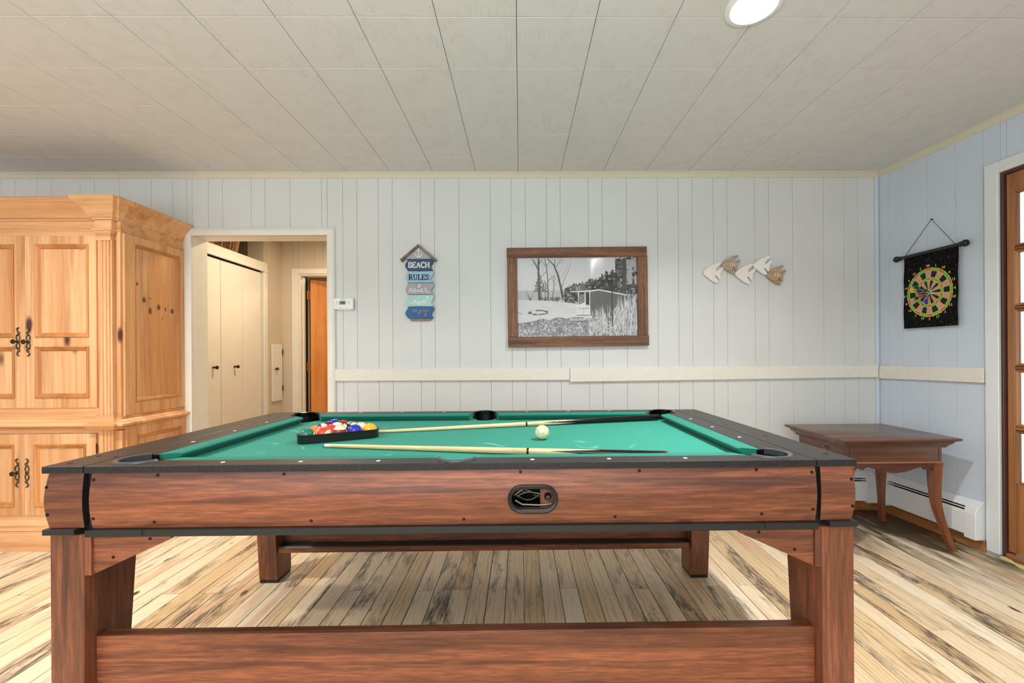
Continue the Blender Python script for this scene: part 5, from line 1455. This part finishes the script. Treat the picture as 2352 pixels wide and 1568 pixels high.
def cut_shape(b, P, y0, y1):
    T_ = ear(P); n = len(P)
    f = [b._v((x, y0, z)) for x, z in P]; r_ = [b._v((x, y1, z)) for x, z in P]
    for t in T_: b.face([f[i] for i in t]); b.face([r_[i] for i in t[::-1]])
    for i in range(n): b.face([f[i], f[(i+1) % n], r_[(i+1) % n], r_[i]])
whw = plain('whitewash', (236, 228, 222), 0.6, var=0.06, vs=30); whp = plain('fish_white', (232, 234, 232), 0.55)
nat = wood('fish_wood', (196, 166, 132), (176, 144, 112), (120, 92, 66), 'X', 2.2, 0, 0.6, 0.6, 0.6)
nat2 = wood('fish_wood_pale', (190, 170, 148), (172, 150, 128), (120, 98, 78), 'X', 2.2, 0, 0.6, 0.5, 0.6)
for k, (dx, dy, m_, sc) in enumerate(((0, 0, whw, 1), (378, -160, nat2, .93), (662, 30, whw, 1), (1035, -140, whp, .93), (1308, 60, nat, .95))):
    P = [fp(280+(x-280)*sc+dx, 600+(y-600)*sc+dy) for x, y in F0]
    yy = YW-0.007-0.0025*k
    b = B(); cut_shape(b, P, yy-0.012, yy); f = b.end('fish', m_, fish)
    if k in (1, 4):
        b = B()
        for gx, g0, g1 in ((465, 570, 640), (510, 535, 665), (550, 570, 650)):
            b.ribbon([fp(gx+dx, g0+dy), fp(gx+5+dx, g1+dy)], 0.0028, yy-0.0121, 0.0006)
        b.end('fin_stripes', wht, f)

# ============================================================ MAGNETIC DARTBOARD
db = thing('dartboard', 'black roll-up magnetic dartboard hanging from a cord on the right wall', 'dartboard', tuple(RW @ Vector((0.39, 0, 1.54))))
rodz = 1.781
b = B(RW); b.cyl((0.195, -0.028, rodz), (0.585, -0.028, rodz), 0.0115, n=16); b.end('rod', M['blackplastic'], db, 40)
for x in (0.19, 0.592):
    b = B(RW); b.lathe([(0.008, -0.012), (0.015, -0.010), (0.015, -0.004), (0.010, 0.0), (0.018, 0.008), (0.021, 0.017), (0.018, 0.027), (0.010, 0.033), (0.0, 0.035)], (x, -0.028, rodz), 'X', 20)
    if x < 0.3:
        for v in b.bm.verts:
            p = RW.inverted() @ v.co; p.x = 2*x-p.x; v.co = RW @ p
    b.end('finial', M['blackgloss'], db, 40)
b = B(RW); b.tube([(0.235, -0.028, rodz+0.008), (0.395, -0.010, 1.988), (0.553, -0.028, rodz+0.008)], 0.0017, 6); b.end('cord', M['screw'], db)
b = B(RW); b.cyl((0.395, -0.014, 1.988), (0.395, 0, 1.988), 0.0035, n=8); b.end('nail', M['screw'], db)
clothm, nt, bs = mat_new('dart_cloth'); v = objco(nt, False); nn = noise(nt, v, 130, 4, 0.8)
nt.links.new(ramp(nt, nn, [(0.60, srgb(7, 7, 8)), (0.74, srgb(170, 176, 178))]), bs.inputs['Base Color']); bs.inputs['Roughness'].default_value = 0.8; bs.inputs['Specular IOR Level'].default_value = 0.15
def cy_(x, z): return -0.020+0.003*math.sin(x*40+1)*((1.77-z)/0.47)-0.004*((1.77-z)/0.47)
NX_, NZ_ = 14, 16; rows = []
b = B(RW)
for side in (0, 1):
    g = []
    for j in range(NZ_+1):
        z = 1.775-0.473*j/NZ_; row = []
        for i in range(NX_+1):
            x = 0.218+0.343*i/NX_; xe = 0.002*math.sin(z*30) if i in (0, NX_) else 0
            row.append(b._v((x+xe, cy_(x, z)+(0 if side == 0 else 0.0035), z)))
        g.append(row)
    rows.append(g)
F_, Bk = rows
for j in range(NZ_):
    for i in range(NX_):
        b.face([F_[j][i], F_[j+1][i], F_[j+1][i+1], F_[j][i+1]]); b.face([Bk[j][i], Bk[j][i+1], Bk[j+1][i+1], Bk[j+1][i]])
for j in range(NZ_): b.face([F_[j][0], Bk[j][0], Bk[j+1][0], F_[j+1][0]]); b.face([F_[j][NX_], F_[j+1][NX_], Bk[j+1][NX_], Bk[j][NX_]])
for i in range(NX_): b.face([F_[0][i], F_[0][i+1], Bk[0][i+1], Bk[0][i]]); b.face([F_[NZ_][i], Bk[NZ_][i], Bk[NZ_][i+1], F_[NZ_][i+1]])
cloth = b.end('board_cloth', clothm, db, 60)
DCX, DCZ, RX, RZ = 0.390, 1.523, 0.1440, 0.1545
def dp(r_, t, lift=0.0012):
    x = DCX+RX*r_*math.sin(t); z = DCZ+RZ*r_*math.cos(t); return (x, cy_(x, z)-lift, z)
tan_ = plain('dart_tan', (196, 166, 132), 0.7, var=0.1, vs=200); red_ = plain('dart_red', (206, 104, 74), 0.6); grn_ = plain('dart_green', (84, 190, 60), 0.6); blk_ = plain('dart_black', (16, 16, 17), 0.7); yel_ = plain('dart_yellow', (238, 222, 120), 0.5)
b = B(RW)
for k in range(20):
    t0 = 2*PI*(k-0.5)/20-0.04; t1 = t0+2*PI/20
    for r0, r1, m_ in ((0.07, 0.50, 0 if k % 2 == 0 else 1), (0.50, 0.61, 2 if k % 2 == 0 else 3), (0.61, 0.885, 0 if k % 2 == 0 else 1), (0.885, 1.0, 2 if k % 2 == 0 else 3)):
        b.mi = m_
        for q in range(3):
            a = t0+(t1-t0)*q/3; c = t0+(t1-t0)*(q+1)/3
            for (s0, s1) in ((r0, (r0+r1)/2), ((r0+r1)/2, r1)):
                b.face([b._v(dp(s0, a)), b._v(dp(s1, a)), b._v(dp(s1, c)), b._v(dp(s0, c))])
b.mi = 3
b.face([b._v(dp(0.07, 2*PI*k/20)) for k in range(20)])
b.end('target_print', [tan_, blk_, red_, grn_], cloth, merge=True)
b = B(RW)
for r_ in (0.07, 0.50, 0.61, 0.885, 1.0):
    for k in range(60):
        a, c = 2*PI*k/60, 2*PI*(k+1)/60
        b.face([b._v(dp(r_-0.008, a, .0017)), b._v(dp(r_+0.008, a, .0017)), b._v(dp(r_+0.008, c, .0017)), b._v(dp(r_-0.008, c, .0017))])
for k in range(20):
    t = 2*PI*(k-0.5)/20-0.04
    for r0, r1 in ((0.07, .3), (.3, .55), (.55, .8), (.8, 1.04)):
        b.face([b._v(dp(r0, t-0.006/r0*.9, .0017)), b._v(dp(r1, t-0.006/r1*.9, .0017)), b._v(dp(r1, t+0.006/r1*.9, .0017)), b._v(dp(r0, t+0.006/r0*.9, .0017))])
b.end('wire_print', yel_, cloth)
b = B(RW)
for k, num in enumerate((20, 1, 18, 4, 13, 6, 10, 15, 2, 17, 3, 19, 7, 16, 8, 11, 14, 9, 12, 5)):
    p = dp(1.10, 2*PI*k/20-0.04, 0.0017); add_text(b, str(num), 0.0225, p[0], p[2], p[1]-0.0012, bold=0.0006)
b.end('number_print', yel_, cloth)
# darts, each its own thing; tip at the board, tail towards the room
RWi = RW.inverted()
def dart(tip, tail, c, label):
    tip = RW @ Vector(tip); tail = RW @ Vector(tail); d = (tail-tip); L = d.length; d.normalize()
    t_ = thing('dart', label, 'dart', tuple(tip), 'darts on the magnetic board')
    cm = plain('dart_flight', c, 0.4)
    B().cyl(tip, tip+d*0.010, 0.0042, n=12).end('magnet', M['white'], t_, 40)
    B().cyl(tip+d*0.010, tip+d*L*0.48, 0.0036, 0.0030, n=12).end('barrel', M['rim'], t_, 40)
    B().cyl(tip+d*L*0.48, tip+d*L*0.95, 0.0021, n=10).end('shaft', M['blackplastic'], t_, 40)
    uu = d.orthogonal().normalized(); ww = d.cross(uu)
    b = B()
    for k in range(4):
        a = R(45+90*k); q = uu*math.cos(a)+ww*math.sin(a); pq = d.cross(q)*0.0004
        pts = [tip+d*L*0.62, tip+d*L*0.72+q*0.010, tip+d*L*1.0+q*0.0115, tip+d*L*0.97]
        b.hexa([tuple(p+pq) for p in pts], [tuple(p-pq) for p in pts])
    b.end('flight', cm, t_)
def dpos(s_, z): return (s_, cy_(s_, z)-0.0022, z)
for tp, tl, c, lb in (
    (dpos(.392, 1.535), (.392, -.125, 1.556), (10, 112, 52), 'green dart, upper one sticking out from the middle of the dartboard'),
    (dpos(.380, 1.527), (.384, -.145, 1.538), (236, 222, 60), 'yellow dart sticking out farthest from the dartboard'),
    (dpos(.404, 1.528), (.402, -.118, 1.530), (30, 66, 190), 'blue dart held level between the green and orange darts'),
    (dpos(.390, 1.517), (.396, -.105, 1.508), (240, 84, 30), 'orange dart just below the level blue dart'),
    (dpos(.376, 1.512), (.388, -.120, 1.480), (12, 120, 52), 'green dart, lowest of those sticking out level'),
    (dpos(.402, 1.510), (.400, -.070, 1.458), (72, 90, 232), 'bright blue dart drooping at the bottom of the cluster'),
    (dpos(.414, 1.516), (.408, -.062, 1.486), (226, 70, 96), 'pinkish red dart above the drooping blue dart')):
    dart(tp, tl, c, lb)

# ============================================================ BASKET above the closet
bk = thing('wicker_basket', 'brown wicker basket on the shelf above the closet doors', 'basket', (-2.972, 4.03, 2.143))
wick = plain('wicker', (142, 98, 72), 0.6, var=0.35, vs=60)
bx, by, bz = -2.972, 4.03, 2.143
def brect(t, k, n):
    """rounded rectangle outline growing with height t"""
    g = 1+0.14*t; a = 2*PI*k/n; c, s_ = math.cos(a), math.sin(a); e = 0.45
    return (bx+0.19*g*abs(c)**e*(1 if c > 0 else -1), by+0.30*g*abs(s_)**e*(1 if s_ > 0 else -1))
n = 56; b = B()
for r_ in range(13):
    t = r_/12; pts = []
    for k in range(n+1):
        x, y = brect(t, k, n); sg_ = 0.004*(1 if (k+r_) % 2 else -1); nx_, ny_ = x-bx, y-by; L = math.hypot(nx_, ny_)
        pts.append((x+nx_/L*sg_, y+ny_/L*sg_, bz+0.010+t*0.22))
    b.tube(pts, 0.0052, 6, caps=False)
w1 = b.end('weave', wick, bk, 60)
w1['kind'] = 'stuff'
b = B()
for k in range(n):
    x, y = brect(0, k, n); x2, y2 = brect(1, k, n); b.tube([(x, y, bz+0.003), (x2, y2, bz+0.235)], 0.0036, 6)
w2 = b.end('stakes', plain('wicker_pale', (196, 158, 118), 0.6), bk, 60); w2['kind'] = 'stuff'
b = B(); b.tube([(*brect(1.05, k, n), bz+0.238) for k in range(n+1)], 0.010, 8, caps=False); b.end('rim', wick, bk, 60)
b = B(); b.prism_xy([brect(0, k, n) for k in range(n)], bz, bz+0.008); b.end('bottom', wick, bk)
